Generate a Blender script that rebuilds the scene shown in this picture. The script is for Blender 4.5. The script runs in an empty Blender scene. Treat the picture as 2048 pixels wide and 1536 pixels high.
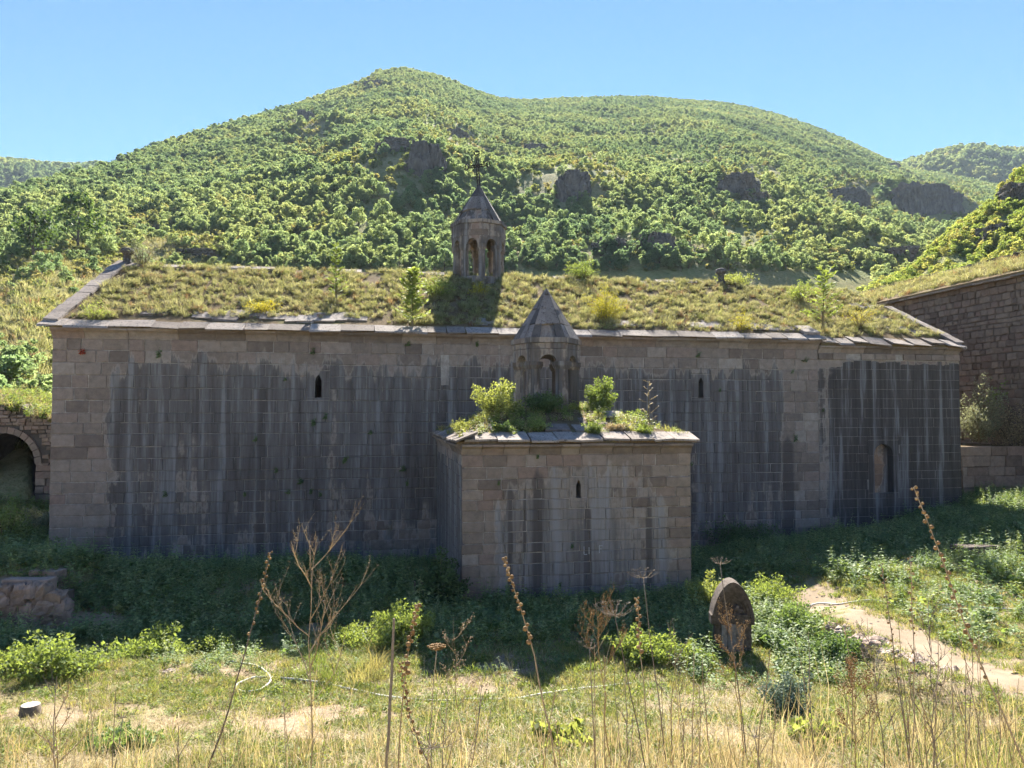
import bpy, math, random
import numpy as np
from mathutils import Vector, Matrix, Euler

random.seed(11)
RNG = np.random.default_rng(11)
R = math.radians
scene = bpy.context.scene
C = scene.collection

# ------------------------------------------------------------------ camera, sky, sun, exposure
F = 1540.0                      # focal length in pixels of a 2048 wide frame
CAMZ = 4.0
PITCH = math.atan(57.0 / F)
cam_d = bpy.data.cameras.new('camera')
cam_d.sensor_width = 36.0
cam_d.lens = F / 2048.0 * 36.0
cam_d.clip_start = 0.05
cam_d.clip_end = 9000.0
cam = bpy.data.objects.new('camera', cam_d)
C.objects.link(cam)
cam.location = (0, 0, CAMZ)
cam.rotation_euler = (math.pi / 2 + PITCH, 0, 0)
scene.camera = cam

SUN_EL = R(39.7)
SUN_AZ = R(3.0)                 # clockwise from +Y, towards +X
world = bpy.data.worlds.new('World')
scene.world = world
world.use_nodes = True
wn = world.node_tree.nodes
wl = world.node_tree.links
bg = wn['Background']
sky = wn.new('ShaderNodeTexSky')
sky.sky_type = 'NISHITA'
sky.sun_disc = False
sky.sun_elevation = SUN_EL
sky.sun_rotation = SUN_AZ
sky.altitude = 0
sky.air_density = 1.0
sky.dust_density = 0.0
sky.ozone_density = 10.0
wl.new(sky.outputs[0], bg.inputs[0])
bg.inputs[1].default_value = 0.05

sun_d = bpy.data.lights.new('sun', 'SUN')
sun_d.energy = 5.0
sun_d.angle = R(0.53)
sun_d.color = (1.0, 0.94, 0.84)
sun = bpy.data.objects.new('sun', sun_d)
C.objects.link(sun)
sdir = Vector((math.sin(SUN_AZ) * math.cos(SUN_EL), math.cos(SUN_AZ) * math.cos(SUN_EL), math.sin(SUN_EL)))
sun.rotation_euler = sdir.to_track_quat('Z', 'Y').to_euler()
sun.location = (0, 30, 60)

scene.view_settings.view_transform = 'Standard'
scene.view_settings.look = 'None'
scene.view_settings.gamma = 1.0
scene.view_settings.exposure = 2.02
scene.view_settings.use_curve_mapping = False
scene.render.engine = 'CYCLES'
cy = scene.cycles
cy.use_adaptive_sampling = True
cy.adaptive_threshold = 0.03
cy.max_bounces = 6
cy.diffuse_bounces = 3
cy.glossy_bounces = 2
cy.transmission_bounces = 4
cy.transparent_max_bounces = 4
cy.volume_bounces = 0
cy.caustics_reflective = False
cy.caustics_refractive = False

# ------------------------------------------------------------------ camera maths (pixels of the 2048 x 1536 photo)
CP, SP = math.cos(PITCH), math.sin(PITCH)
def at(px, v, Y):
    a = (px - 1024.0) / F
    b = -(v - 768.0) / F
    dy = CP - b * SP
    dz = SP + b * CP
    s = Y / dy
    return Vector((a * s, Y, CAMZ + dz * s))
def kz(v):                      # slope dz/dY of a pixel row
    b = -(v - 768.0) / F
    return (SP + b * CP) / (CP - b * SP)
def project(x, y, z):
    zc = z - CAMZ
    f = y * CP + zc * SP
    b = -y * SP + zc * CP
    return 1024 + F * x / f, 768 - F * b / f

# ------------------------------------------------------------------ numpy noise
def _hash(ix, iy, seed):
    h = (ix.astype(np.int64) * 374761393 + iy.astype(np.int64) * 668265263 + seed * 974634777) & 0x7fffffff
    h = ((h ^ (h >> 13)) * 1274126177) & 0x7fffffff
    return ((h ^ (h >> 16)) & 0xffff) / 65535.0
def vnoise(x, y, seed=0):
    x = np.asarray(x, float); y = np.asarray(y, float)
    ix = np.floor(x); iy = np.floor(y)
    fx = x - ix; fy = y - iy
    fx = fx * fx * (3 - 2 * fx); fy = fy * fy * (3 - 2 * fy)
    a = _hash(ix, iy, seed); b = _hash(ix + 1, iy, seed)
    c = _hash(ix, iy + 1, seed); d = _hash(ix + 1, iy + 1, seed)
    return (a * (1 - fx) + b * fx) * (1 - fy) + (c * (1 - fx) + d * fx) * fy
def fbm(x, y, seed=0, o=4):
    s = 0.0; a = 0.5; t = 0.0
    for i in range(o):
        s = s + a * vnoise(np.asarray(x) * 2 ** i, np.asarray(y) * 2 ** i, seed + i)
        t += a; a *= 0.5
    return s / t
def sstep(a, b, x):
    t = np.clip((np.asarray(x, float) - a) / (b - a), 0, 1)
    return t * t * (3 - 2 * t)

# ------------------------------------------------------------------ material helpers
class NT:
    def __init__(self, name):
        self.m = bpy.data.materials.new(name)
        self.m.use_nodes = True
        self.t = self.m.node_tree
        self.t.nodes.clear()
    def n(self, typ, ins=None, **props):
        nd = self.t.nodes.new('ShaderNode' + typ)
        for k, v in props.items():
            setattr(nd, k, v)
        for k, v in (ins or {}).items():
            s = nd.inputs[k]
            if isinstance(v, bpy.types.NodeSocket):
                self.t.links.new(v, s)
            elif isinstance(v, bpy.types.Node):
                self.t.links.new(v.outputs[0], s)
            else:
                if s.type == 'RGBA' and len(v) == 3:
                    v = (*v, 1)
                s.default_value = v
        return nd
    def math(self, op, a, b=0.0, c=0.0, clamp=False):
        return self.n('Math', {0: a, 1: b, 2: c}, operation=op, use_clamp=clamp).outputs[0]
    def mix(self, fac, a, b, blend='MIX'):
        nd = self.n('MixRGB', {0: fac, 1: a, 2: b}, blend_type=blend)
        return nd.outputs[0]
    def ramp(self, fac, stops, interp='LINEAR'):
        nd = self.n('ValToRGB', {0: fac})
        cr = nd.color_ramp
        cr.interpolation = interp
        while len(cr.elements) > 1:
            cr.elements.remove(cr.elements[-1])
        for i, (p, col) in enumerate(stops):
            e = cr.elements[0] if i == 0 else cr.elements.new(p)
            e.position = p
            if not hasattr(col, '__len__'):
                col = (col, col, col)
            e.color = (*col[:3], 1)
        return nd.outputs[0]
    def noise(self, vec, scale, detail=4, rough=0.55, dist=0.0):
        nd = self.n('TexNoise', {'Vector': vec, 'Scale': scale, 'Detail': detail, 'Roughness': rough, 'Distortion': dist})
        return nd.outputs[0]
    def scalev(self, vec, s):
        return self.n('VectorMath', {0: vec, 1: s}, operation='MULTIPLY').outputs[0]
    def smooth(self, x, a, b):
        return self.n('MapRange', {0: x, 1: a, 2: b, 3: 0.0, 4: 1.0}, interpolation_type='SMOOTHSTEP').outputs[0]
    def pos(self, obj=None):
        if obj is None:
            return self.n('NewGeometry').outputs['Position']
        nd = self.n('TexCoord')
        nd.object = obj
        return nd.outputs['Object']
    def objrnd(self):
        return self.n('ObjectInfo').outputs['Random']
    def island(self):
        return self.n('NewGeometry').outputs['Random Per Island']
    def rnd(self):
        s = self.math('ADD', self.math('MULTIPLY', self.objrnd(), 7.31), self.island())
        return self.math('FRACT', s)
    def out(self, col, rough=0.9, bump=None, bs=0.3, bd=0.02, spec=0.2):
        p = self.n('BsdfPrincipled', {'Base Color': col, 'Roughness': rough, 'Specular IOR Level': spec})
        if bump is not None:
            b = self.n('Bump', {'Height': bump, 'Strength': bs, 'Distance': bd})
            self.t.links.new(b.outputs[0], p.inputs['Normal'])
        o = self.n('OutputMaterial')
        self.t.links.new(p.outputs[0], o.inputs[0])
        return self.m

def leaf_mat(name, stops, trans=0.45, rough=0.55, tcol=(1.25, 1.15, 0.55), spread=0.5, patch=0.0):
    """stops: colours across the plants (object random); leaves vary in brightness"""
    t = NT(name)
    fac = t.objrnd()
    if patch:                                      # plants of one kind stand together
        n = t.noise(t.n('ObjectInfo').outputs['Location'], patch, 3, 0.6)
        fac = t.math('ADD', t.math('MULTIPLY', fac, 0.45), t.math('MULTIPLY', t.smooth(n, 0.32, 0.68), 0.55))
    o = t.ramp(fac, stops)
    isl = t.island()
    br = t.n('MapRange', {0: isl, 1: 0.0, 2: 1.0, 3: 1.0 - spread, 4: 1.0 + spread}).outputs[0]
    col = t.n('VectorMath', {0: o, 3: br}, operation='SCALE').outputs[0]
    p = t.n('BsdfPrincipled', {'Base Color': col, 'Roughness': max(rough, 0.6), 'Specular IOR Level': 0.18})
    tc = t.n('VectorMath', {0: col, 1: tcol}, operation='MULTIPLY').outputs[0]
    tr = t.n('BsdfTranslucent', {'Color': tc})
    mx = t.n('MixShader', {0: trans, 1: p.outputs[0], 2: tr.outputs[0]})
    ou = t.n('OutputMaterial')
    t.t.links.new(mx.outputs[0], ou.inputs[0])
    return t.m

def plain_mat(name, stops, rough=0.85, nscale=20.0, amount=0.35, bs=0.3, bd=0.01):
    t = NT(name)
    p = t.n('TexCoord').outputs['Object']
    c = t.ramp(t.rnd(), stops)
    n = t.noise(p, nscale, 5)
    v = t.n('MapRange', {0: n, 1: 0.25, 2: 0.75, 3: 1 - amount, 4: 1 + amount}).outputs[0]
    c = t.n('VectorMath', {0: c, 3: v}, operation='SCALE').outputs[0]
    return t.out(c, rough, n, bs, bd)

# ------------------------------------------------------------------ mesh helpers
def link_obj(name, me, parent=None, loc=(0, 0, 0), rot=(0, 0, 0), scale=(1, 1, 1)):
    o = bpy.data.objects.new(name, me)
    C.objects.link(o)
    o.parent = parent
    o.location = loc
    o.rotation_euler = rot
    o.scale = scale
    return o
def empty(name, loc=(0, 0, 0), rotz=0.0, parent=None):
    o = link_obj(name, None, parent, loc, (0, 0, rotz))
    o.empty_display_size = 0.3
    return o
def tag(o, label, cat, group=None):
    o['label'] = label
    o['category'] = cat
    if group:
        o['group'] = group
    return o
def struct(o):
    o['kind'] = 'structure'
    return o
def stuff(o, label=None, cat=None):
    o['kind'] = 'stuff'
    if label:
        o['label'] = label
    if cat:
        o['category'] = cat
    return o

class MB:
    def __init__(self):
        self.v = []
        self.f = []
        self.mi = []
        self.cur = 0
    def add(self, vs, fs):
        b = len(self.v)
        self.v.extend([tuple(p) for p in vs])
        self.f.extend([tuple(b + i for i in f) for f in fs])
        self.mi.extend([self.cur] * len(fs))
    def box(self, x0, x1, y0, y1, z0, z1, M=None):
        vs = [Vector(p) for p in ((x0, y0, z0), (x1, y0, z0), (x1, y1, z0), (x0, y1, z0), (x0, y0, z1), (x1, y0, z1), (x1, y1, z1), (x0, y1, z1))]
        if M is not None:
            vs = [M @ p for p in vs]
        self.add(vs, [(0, 3, 2, 1), (4, 5, 6, 7), (0, 1, 5, 4), (1, 2, 6, 5), (2, 3, 7, 6), (3, 0, 4, 7)])
    def tube(self, pts, radii, n=6, cap=True):
        pts = [Vector(p) for p in pts]
        if not hasattr(radii, '__len__'):
            radii = [radii] * len(pts)
        vs = []
        up = Vector((0.31, 0.17, 0.93))
        for i, p in enumerate(pts):
            a = pts[max(i - 1, 0)]
            b = pts[min(i + 1, len(pts) - 1)]
            d = (b - a)
            if d.length < 1e-9:
                d = Vector((0, 0, 1))
            d.normalize()
            x = d.cross(up)
            if x.length < 1e-3:
                x = d.cross(Vector((1, 0, 0)))
            x.normalize()
            y = d.cross(x)
            for k in range(n):
                t = 2 * math.pi * k / n
                vs.append(p + (x * math.cos(t) + y * math.sin(t)) * radii[i])
        fs = []
        for i in range(len(pts) - 1):
            for k in range(n):
                fs.append((i * n + k, i * n + (k + 1) % n, (i + 1) * n + (k + 1) % n, (i + 1) * n + k))
        if cap:
            fs.append(tuple(range(n))[::-1])
            fs.append(tuple((len(pts) - 1) * n + k for k in range(n)))
        self.add(vs, fs)
    def ball(self, c, r, sz=1.0):
        t = (1 + 5 ** 0.5) / 2
        vs = [(-1, t, 0), (1, t, 0), (-1, -t, 0), (1, -t, 0), (0, -1, t), (0, 1, t), (0, -1, -t), (0, 1, -t), (t, 0, -1), (t, 0, 1), (-t, 0, -1), (-t, 0, 1)]
        fs = [(0, 11, 5), (0, 5, 1), (0, 1, 7), (0, 7, 10), (0, 10, 11), (1, 5, 9), (5, 11, 4), (11, 10, 2), (10, 7, 6), (7, 1, 8), (3, 9, 4), (3, 4, 2), (3, 2, 6), (3, 6, 8), (3, 8, 9), (4, 9, 5), (2, 4, 11), (6, 2, 10), (8, 6, 7), (9, 8, 1)]
        c = Vector(c)
        s = r / 1.9
        self.add([c + Vector((a * s, b * s, d * s * sz)) for a, b, d in vs], fs)
    def strips(self, xs, lo, up, y0, y1):
        """solid between a lower and an upper outline over the same x values"""
        n = len(xs)
        vs = []
        for y in (y0, y1):
            vs += [(xs[i], y, lo[i]) for i in range(n)] + [(xs[i], y, up[i]) for i in range(n)]
        L0, U0, L1, U1 = 0, n, 2 * n, 3 * n
        fs = []
        for i in range(n - 1):
            fs.append((L0 + i, L0 + i + 1, U0 + i + 1, U0 + i))
            fs.append((L1 + i + 1, L1 + i, U1 + i, U1 + i + 1))
            fs.append((L1 + i, L1 + i + 1, L0 + i + 1, L0 + i))
            fs.append((U0 + i, U0 + i + 1, U1 + i + 1, U1 + i))
        fs.append((L0, U0, U1, L1))
        fs.append((L0 + n - 1, L1 + n - 1, U1 + n - 1, U0 + n - 1))
        self.add(vs, fs)
    def mesh(self, name, mat=None, smooth=False):
        me = bpy.data.meshes.new(name)
        me.from_pydata(self.v, [], self.f)
        if mat is not None:
            for m in (mat if isinstance(mat, (list, tuple)) else [mat]):
                me.materials.append(m)
        if isinstance(mat, (list, tuple)) and len(mat) > 1:
            me.polygons.foreach_set('material_index', self.mi)
        if smooth:
            me.shade_smooth()
        me.update()
        return me
    def build(self, name, mat, parent=None, smooth=False, **kw):
        return link_obj(name, self.mesh(name, mat, smooth), parent, **kw)

def quads_mesh(name, verts, mat, k=4):
    """verts (n,k,3) -> n separate polygons, quickly"""
    v = np.asarray(verts, np.float32)
    n = v.shape[0]
    me = bpy.data.meshes.new(name)
    me.vertices.add(n * k)
    me.vertices.foreach_set('co', v.reshape(-1))
    me.loops.add(n * k)
    me.loops.foreach_set('vertex_index', np.arange(n * k, dtype=np.int32))
    me.polygons.add(n)
    me.polygons.foreach_set('loop_start', np.arange(0, n * k, k, dtype=np.int32))
    me.materials.append(mat)
    me.update(calc_edges=True)
    return me

def grid_mesh(name, X, Y, Z, mat):
    ny, nx = X.shape
    co = np.stack([X, Y, Z], -1).reshape(-1, 3)
    idx = np.arange(ny * nx).reshape(ny, nx)
    f = np.stack([idx[:-1, :-1], idx[:-1, 1:], idx[1:, 1:], idx[1:, :-1]], -1).reshape(-1, 4)
    me = bpy.data.meshes.new(name)
    me.from_pydata(co.tolist(), [], f.tolist())
    me.materials.append(mat)
    me.shade_smooth()
    me.update()
    return me

def leaf_quads(cent, d, up, size, aspect=0.5):
    """kite leaves: centre, direction, side hint, length"""
    d = d / (np.linalg.norm(d, axis=1, keepdims=True) + 1e-9)
    s = np.cross(d, up)
    s = s / (np.linalg.norm(s, axis=1, keepdims=True) + 1e-9)
    L = size[:, None]
    nrm = np.cross(s, d)
    a = cent - d * L * 0.5
    b = cent + s * L * aspect * 0.5 - d * L * 0.08 + nrm * L * 0.06
    c = cent + d * L * 0.5
    e = cent - s * L * aspect * 0.5 - d * L * 0.08 + nrm * L * 0.06
    return np.stack([a, b, c, e], 1)
def rand_dirs(n, rng=RNG):
    v = rng.normal(size=(n, 3))
    return v / np.linalg.norm(v, axis=1, keepdims=True)

# ------------------------------------------------------------------ scatter: one stuff object, its sources are visible tufts of its own
def scatter(name, label, cat, pts, rots, scls, idx, sources, src_name):
    me = bpy.data.meshes.new(name)
    n = len(pts)
    me.vertices.add(n)
    me.vertices.foreach_set('co', np.asarray(pts, np.float32).reshape(-1))
    for nm, typ, key, arr in (('rot', 'FLOAT_VECTOR', 'vector', rots), ('scl', 'FLOAT', 'value', scls), ('idx', 'INT', 'value', idx)):
        a = me.attributes.new(nm, typ, 'POINT')
        a.data.foreach_set(key, np.asarray(arr, np.int32 if typ == 'INT' else np.float32).reshape(-1))
    o = stuff(link_obj(name, me), label, cat)
    srcs = []
    for i, sm in enumerate(sources):
        if isinstance(sm, bpy.types.Object):
            srcs.append(sm)
            continue
        k = int(RNG.integers(0, n))
        so = link_obj(src_name, sm, o, tuple(pts[k]), tuple(rots[k]), (float(scls[k]),) * 3)
        so['kind'] = 'stuff'
        srcs.append(so)
    ng = bpy.data.node_groups.new(name + '_scatter', 'GeometryNodeTree')
    ng.interface.new_socket('Geometry', in_out='INPUT', socket_type='NodeSocketGeometry')
    ng.interface.new_socket('Geometry', in_out='OUTPUT', socket_type='NodeSocketGeometry')
    gi = ng.nodes.new('NodeGroupInput')
    go = ng.nodes.new('NodeGroupOutput')
    ip = ng.nodes.new('GeometryNodeInstanceOnPoints')
    jn = ng.nodes.new('GeometryNodeJoinGeometry')
    for so in srcs:
        oi = ng.nodes.new('GeometryNodeObjectInfo')
        oi.transform_space = 'ORIGINAL'
        oi.inputs['Object'].default_value = so
        oi.inputs['As Instance'].default_value = True
        ng.links.new(oi.outputs['Geometry'], jn.inputs[0])
    def attr(nm, typ):
        a = ng.nodes.new('GeometryNodeInputNamedAttribute')
        a.data_type = typ
        a.inputs[0].default_value = nm
        return a.outputs[0]
    e2r = ng.nodes.new('FunctionNodeEulerToRotation')
    ng.links.new(attr('rot', 'FLOAT_VECTOR'), e2r.inputs[0])
    ng.links.new(gi.outputs[0], ip.inputs['Points'])
    ng.links.new(jn.outputs[0], ip.inputs['Instance'])
    ip.inputs['Pick Instance'].default_value = True
    ng.links.new(attr('idx', 'INT'), ip.inputs['Instance Index'])
    ng.links.new(e2r.outputs[0], ip.inputs['Rotation'])
    ng.links.new(attr('scl', 'FLOAT'), ip.inputs['Scale'])
    ng.links.new(ip.outputs[0], go.inputs[0])
    md = o.modifiers.new('scatter', 'NODES')
    md.node_group = ng
    return o
def zrots(n, tilt=0.12):
    return np.stack([RNG.normal(0, tilt, n), RNG.normal(0, tilt, n), RNG.uniform(0, 6.28, n)], -1)

# ------------------------------------------------------------------ frames
ROT = R(10.0)
CU = Vector((math.cos(ROT), math.sin(ROT), 0))      # along the long wall
CW = Vector((-math.sin(ROT), math.cos(ROT), 0))     # away from the viewer
E0 = Vector((-12.5, 20.9, 0))
def ch(u, w, z=0.0):
    return E0 + CU * u + CW * w + Vector((0, 0, z))
def to_ch(x, y):
    dx = x - E0.x; dy = y - E0.y
    return dx * CU.x + dy * CU.y, dx * CW.x + dy * CW.y

# ------------------------------------------------------------------ ground
def gz(x, y):
    x = np.asarray(x, float); y = np.asarray(y, float)
    t = np.clip((11.5 - y) / 11.5, 0, 2)
    z = 2.5 * t ** 1.3 * (1 - 0.15 * sstep(2, -6, x))
    z = z + 0.25 * sstep(4.0, 8.0, x) * sstep(10.5, 7.0, y)
    # raised path terrace on the right
    edge = 5.45 + 0.12 * np.sin(y * 2.1) + np.clip(y - 14, 0, 20) * 0.35
    wd = 0.25 + np.clip(y - 13.5, 0, 8) * 0.7
    z = z + 0.38 * sstep(-0.5, 1, (x - edge) / wd) * sstep(8.0, 10.5, y)
    z = z + 0.55 * sstep(9.0, 17.0, x) * sstep(14, 24, y) + 0.22 * sstep(4.5, 7.5, x) * sstep(14.5, 17.5, y)
    # dip and bank on the left in front of the long wall
    lf = sstep(-1.5, -4.5, x)
    z = z - 0.35 * lf * sstep(12.3, 14.0, y) * sstep(18.5, 15.2, y)
    z = z + 0.10 * lf * sstep(15.4, 18.0, y) * sstep(21.0, 19.0, y)
    z = z + 0.75 * sstep(-9.0, -9.9, x) * sstep(15.35, 15.9, y) * sstep(19.5, 17.0, y)
    # ground rises behind the church, towards the hill
    uu, ww = to_ch(x, y)
    z = z - 0.30 * sstep(-3.0, -0.8, ww) * sstep(-1.0, 0.5, uu) * sstep(29.0, 26.0, uu) * (ww < 6)
    z = z + 0.9 * sstep(-0.5, -4.0, uu) * sstep(-3.0, 5.0, ww)
    z = z + 2.0 * sstep(30, 60, y)
    z = z + 0.10 * (fbm(x * 0.6, y * 0.6, 5) - 0.5) + 0.04 * (fbm(x * 2.5, y * 2.5, 9) - 0.5)
    return z
def gz1(x, y):
    return float(gz(np.array([x]), np.array([y]))[0])
def ground_hit(px, v):
    Y = 4.0
    while Y < 80:
        p = at(px, v, Y)
        if p.z <= gz1(p.x, p.y):
            return p
        Y += 0.05
    return p

def ground_material():
    t = NT('ground')
    P = t.pos()
    n1 = t.noise(P, 0.45, 5, 0.6)
    n2 = t.noise(P, 3.0, 5, 0.65)
    n3 = t.noise(P, 28.0, 5, 0.7)
    soil = t.ramp(n2, [(0.3, (0.23, 0.17, 0.115)), (0.55, (0.33, 0.25, 0.175)), (0.75, (0.40, 0.315, 0.23))])
    straw = t.ramp(n3, [(0.3, (0.19, 0.16, 0.075)), (0.6, (0.34, 0.28, 0.15)), (0.8, (0.42, 0.36, 0.21))])
    green = t.ramp(n3, [(0.3, (0.07, 0.085, 0.025)), (0.7, (0.17, 0.19, 0.06))])
    f = t.smooth(n1, 0.42, 0.6)
    c = t.mix(f, soil, straw)
    f2 = t.smooth(t.math('ADD', n1, t.math('MULTIPLY', n2, 0.5)), 0.68, 0.9)
    c = t.mix(t.math('MULTIPLY', f2, 0.75), c, green)
    h = t.math('ADD', n3, t.math('MULTIPLY', n2, 1.5))
    return t.out(c, 0.95, h, 0.6, 0.03, 0.1)
MAT_GROUND = ground_material()
gx = np.concatenate([np.linspace(-70, -18, 40)[:-1], np.linspace(-18, 20, 190), np.linspace(20, 75, 40)[1:]])
gy = np.concatenate([np.linspace(-14, 2, 20)[:-1], np.linspace(2, 28, 150), np.linspace(28, 75, 40)[1:]])
GX, GY = np.meshgrid(gx, gy)
struct(link_obj('ground', grid_mesh('ground', GX, GY, gz(GX, GY), MAT_GROUND)))

# bare earth path on the raised right side
def path_material():
    t = NT('path_earth')
    P = t.pos()
    n2 = t.noise(P, 2.2, 6, 0.65)
    n3 = t.noise(P, 40.0, 4, 0.7)
    c = t.ramp(n2, [(0.3, (0.22, 0.165, 0.11)), (0.55, (0.29, 0.225, 0.155)), (0.75, (0.35, 0.28, 0.20))])
    c = t.mix(t.smooth(n3, 0.55, 0.75), c, (0.30, 0.24, 0.17))
    return t.out(c, 0.95, t.math('ADD', n3, n2), 0.5, 0.02, 0.1)
MAT_PATH = path_material()
pl = []
for px, v in ((1590, 1182), (1625, 1200), (1690, 1228), (1760, 1255), (1820, 1285), (1890, 1318), (1990, 1358), (2130, 1395)):
    pl.append(ground_hit(px, v))
def path_mesh():
    me = MB()
    rows = []
    for i in range(len(pl) * 6 - 5):
        k, f = divmod(i, 6)
        k2 = min(k + 1, len(pl) - 1)
        c = pl[k].lerp(pl[k2], f / 6)
        d = (pl[k2] - pl[max(k - (0 if k2 > k else 1), 0)])
        d.z = 0
        d.normalize()
        s = Vector((-d.y, d.x, 0))
        wdt = 0.55 + 0.40 * vnoise(np.array([i * 0.35]), np.array([0.5]), 3)[0] + 0.3 * i / 42
        row = []
        for j in range(9):
            q = c + s * wdt * (j / 4 - 1) * (1 + 0.25 * (vnoise(np.array([i * 0.6]), np.array([j * 3.1]), 8)[0] - 0.5))
            row.append((q.x, q.y, gz1(q.x, q.y) + 0.008))
        rows.append(row)
    b = MB()
    for r in rows:
        b.v.extend(r)
    for i in range(len(rows) - 1):
        for j in range(8):
            b.f.append((i * 9 + j, i * 9 + j + 1, (i + 1) * 9 + j + 1, (i + 1) * 9 + j))
            b.mi.append(0)
    return b.mesh('path', MAT_PATH, True)
struct(link_obj('path', path_mesh()))
PATH_PTS = np.array([(p.x, p.y) for p in pl])
def path_dist(x, y):
    d = np.full(np.shape(x), 99.0)
    for i in range(len(PATH_PTS) - 1):
        a = PATH_PTS[i]; b = PATH_PTS[i + 1]
        ab = b - a
        tt = np.clip(((x - a[0]) * ab[0] + (y - a[1]) * ab[1]) / (ab @ ab), 0, 1)
        d = np.minimum(d, np.hypot(x - a[0] - tt * ab[0], y - a[1] - tt * ab[1]))
    return d

# ------------------------------------------------------------------ hills
RT = np.array([(-700, 600, 105), (-300, 480, 120), (0, 396, 150), (100, 366, 165), (200, 343, 190), (300, 296, 230), (400, 266, 270), (480, 242, 300),
    (550, 222, 330), (640, 195, 370), (700, 170, 400), (750, 146, 425), (800, 141, 435), (850, 149, 445), (900, 163, 460), (950, 183, 480),
    (1000, 197, 500), (1050, 201, 520), (1150, 198, 540), (1250, 196, 560), (1350, 200, 570), (1450, 208, 575), (1520, 219, 575), (1600, 243, 570),
    (1700, 283, 560), (1760, 312, 550), (1830, 343, 540), (1900, 356, 520), (1950, 364, 500), (2048, 388, 480), (2300, 430, 450), (2800, 500, 420)], float)
BT = np.array([(-700, 29, 2.2), (60, 29, 2.2), (300, 46, 2.6), (1000, 60, 3), (1800, 60, 3), (2800, 60, 3)], float)
def hill_base(px, Y):
    YR = np.interp(px, RT[:, 0], RT[:, 2])
    kR = (825 - np.interp(px, RT[:, 0], RT[:, 1])) / F
    zR = CAMZ + kR * YR
    Y0 = np.interp(px, BT[:, 0], BT[:, 1])
    z0 = np.interp(px, BT[:, 0], BT[:, 2])
    t = (Y - Y0) / (YR - Y0)
    tt = np.where(t < 0.92, t, 0.92 + (t - 0.92) - (t - 0.92) ** 2 * 3.2)
    tt = np.where(t > 1.08, 0.99808 - (t - 1.08) * 0.6, tt)
    return z0 + (zR - z0) * tt / 0.9795, t
BUMPS = []
def hill_z(px, Y):
    z, t = hill_base(px, Y)
    x = (px - 1024) / F * Y
    w = np.clip(4 * t * (1 - t), 0, 1)
    amp = w ** 1.2 * np.clip(Y / 220, 0.25, 1)
    z = z + amp * (9 * (fbm(x / 75 + 3, Y / 75, 21) - 0.5) - 9 * np.abs(fbm(x / 42 + Y / 130, Y / 190 + 7, 31) - 0.5) + 3.0 * (fbm(x / 14, Y / 14, 41) - 0.5))
    z = z + np.clip(Y / 100, 0.3, 1) * 0.8 * (fbm(x / 4, Y / 4, 51) - 0.5) * (t > 0)
    for bx, by, h, r, rx in BUMPS:
        d = np.sqrt(((x - bx) / (r * rx)) ** 2 + ((Y - by) / r) ** 2)
        z = z + 0.5 * h * (1 - sstep(0.0, 1.0, d))
    return z
def hill_point(px, v):
    k = kz(v)
    Ys = np.linspace(30, 700, 2400)
    z = hill_z(np.full_like(Ys, px), Ys)
    ok = np.where(z >= CAMZ + k * Ys)[0]
    Y = Ys[ok[0]] if len(ok) else 400.0
    return Vector(((px - 1024) / F * Y, Y, CAMZ + k * Y))
for px, v, h, r, rx in ((800, 350, 9, 30, 1.3), (1130, 380, 10, 34, 1.3), (1300, 520, 6, 18, 1.3), (1480, 385, 9, 22, 1.0), (1865, 420, 16, 32, 1.2), (1760, 500, 5, 16, 1.6), (640, 262, 6, 20, 1.0), (380, 510, 2.5, 12, 1.8)):
    p = hill_point(px, v)
    BUMPS.append((p.x, p.y, h, r, rx))

def hill_material(name, rocky=0.5):
    t = NT(name)
    P = t.pos()
    g = t.n('NewGeometry')
    nz = t.n('SeparateXYZ', {0: g.outputs['Normal']}).outputs[2]
    n1 = t.noise(P, 0.05, 5, 0.6)
    n2 = t.noise(P, 0.5, 6, 0.7)
    n3 = t.noise(P, 2.5, 4, 0.7)
    grass = t.ramp(n3, [(0.3, (0.17, 0.155, 0.065)), (0.5, (0.28, 0.245, 0.11)), (0.72, (0.38, 0.32, 0.17))])
    green = t.ramp(n2, [(0.3, (0.14, 0.16, 0.06)), (0.7, (0.24, 0.26, 0.10))])
    c = t.mix(t.smooth(n1, 0.4, 0.62), grass, green)
    rock = t.ramp(n2, [(0.3, (0.06, 0.05, 0.045)), (0.5, (0.13, 0.105, 0.09)), (0.75, (0.21, 0.17, 0.14))])
    m = t.math('ADD', t.math('SUBTRACT', 1.0, nz), t.math('MULTIPLY', t.math('SUBTRACT', n2, 0.5), 0.6))
    c = t.mix(t.smooth(m, rocky - 0.14, rocky + 0.1), c, rock)
    h = t.math('ADD', n2, t.math('MULTIPLY', n3, 0.4))
    return t.out(c, 0.95, h, 0.8, 0.6, 0.05)
MAT_HILL = hill_material('hillside_ground', 0.36)
hp = np.linspace(-640, 2700, 330)
hs = np.linspace(0, 1, 250) ** 1.7
HP, HS = np.meshgrid(hp, hs)
Y0g = np.interp(HP, BT[:, 0], BT[:, 1]) - 3
HY = Y0g + HS * (np.interp(HP, RT[:, 0], RT[:, 2]) * 1.35 - Y0g)
HX = (HP - 1024) / F * HY
struct(link_obj('hill', grid_mesh('hill', HX, HY, hill_z(HP, HY), MAT_HILL)))

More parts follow.
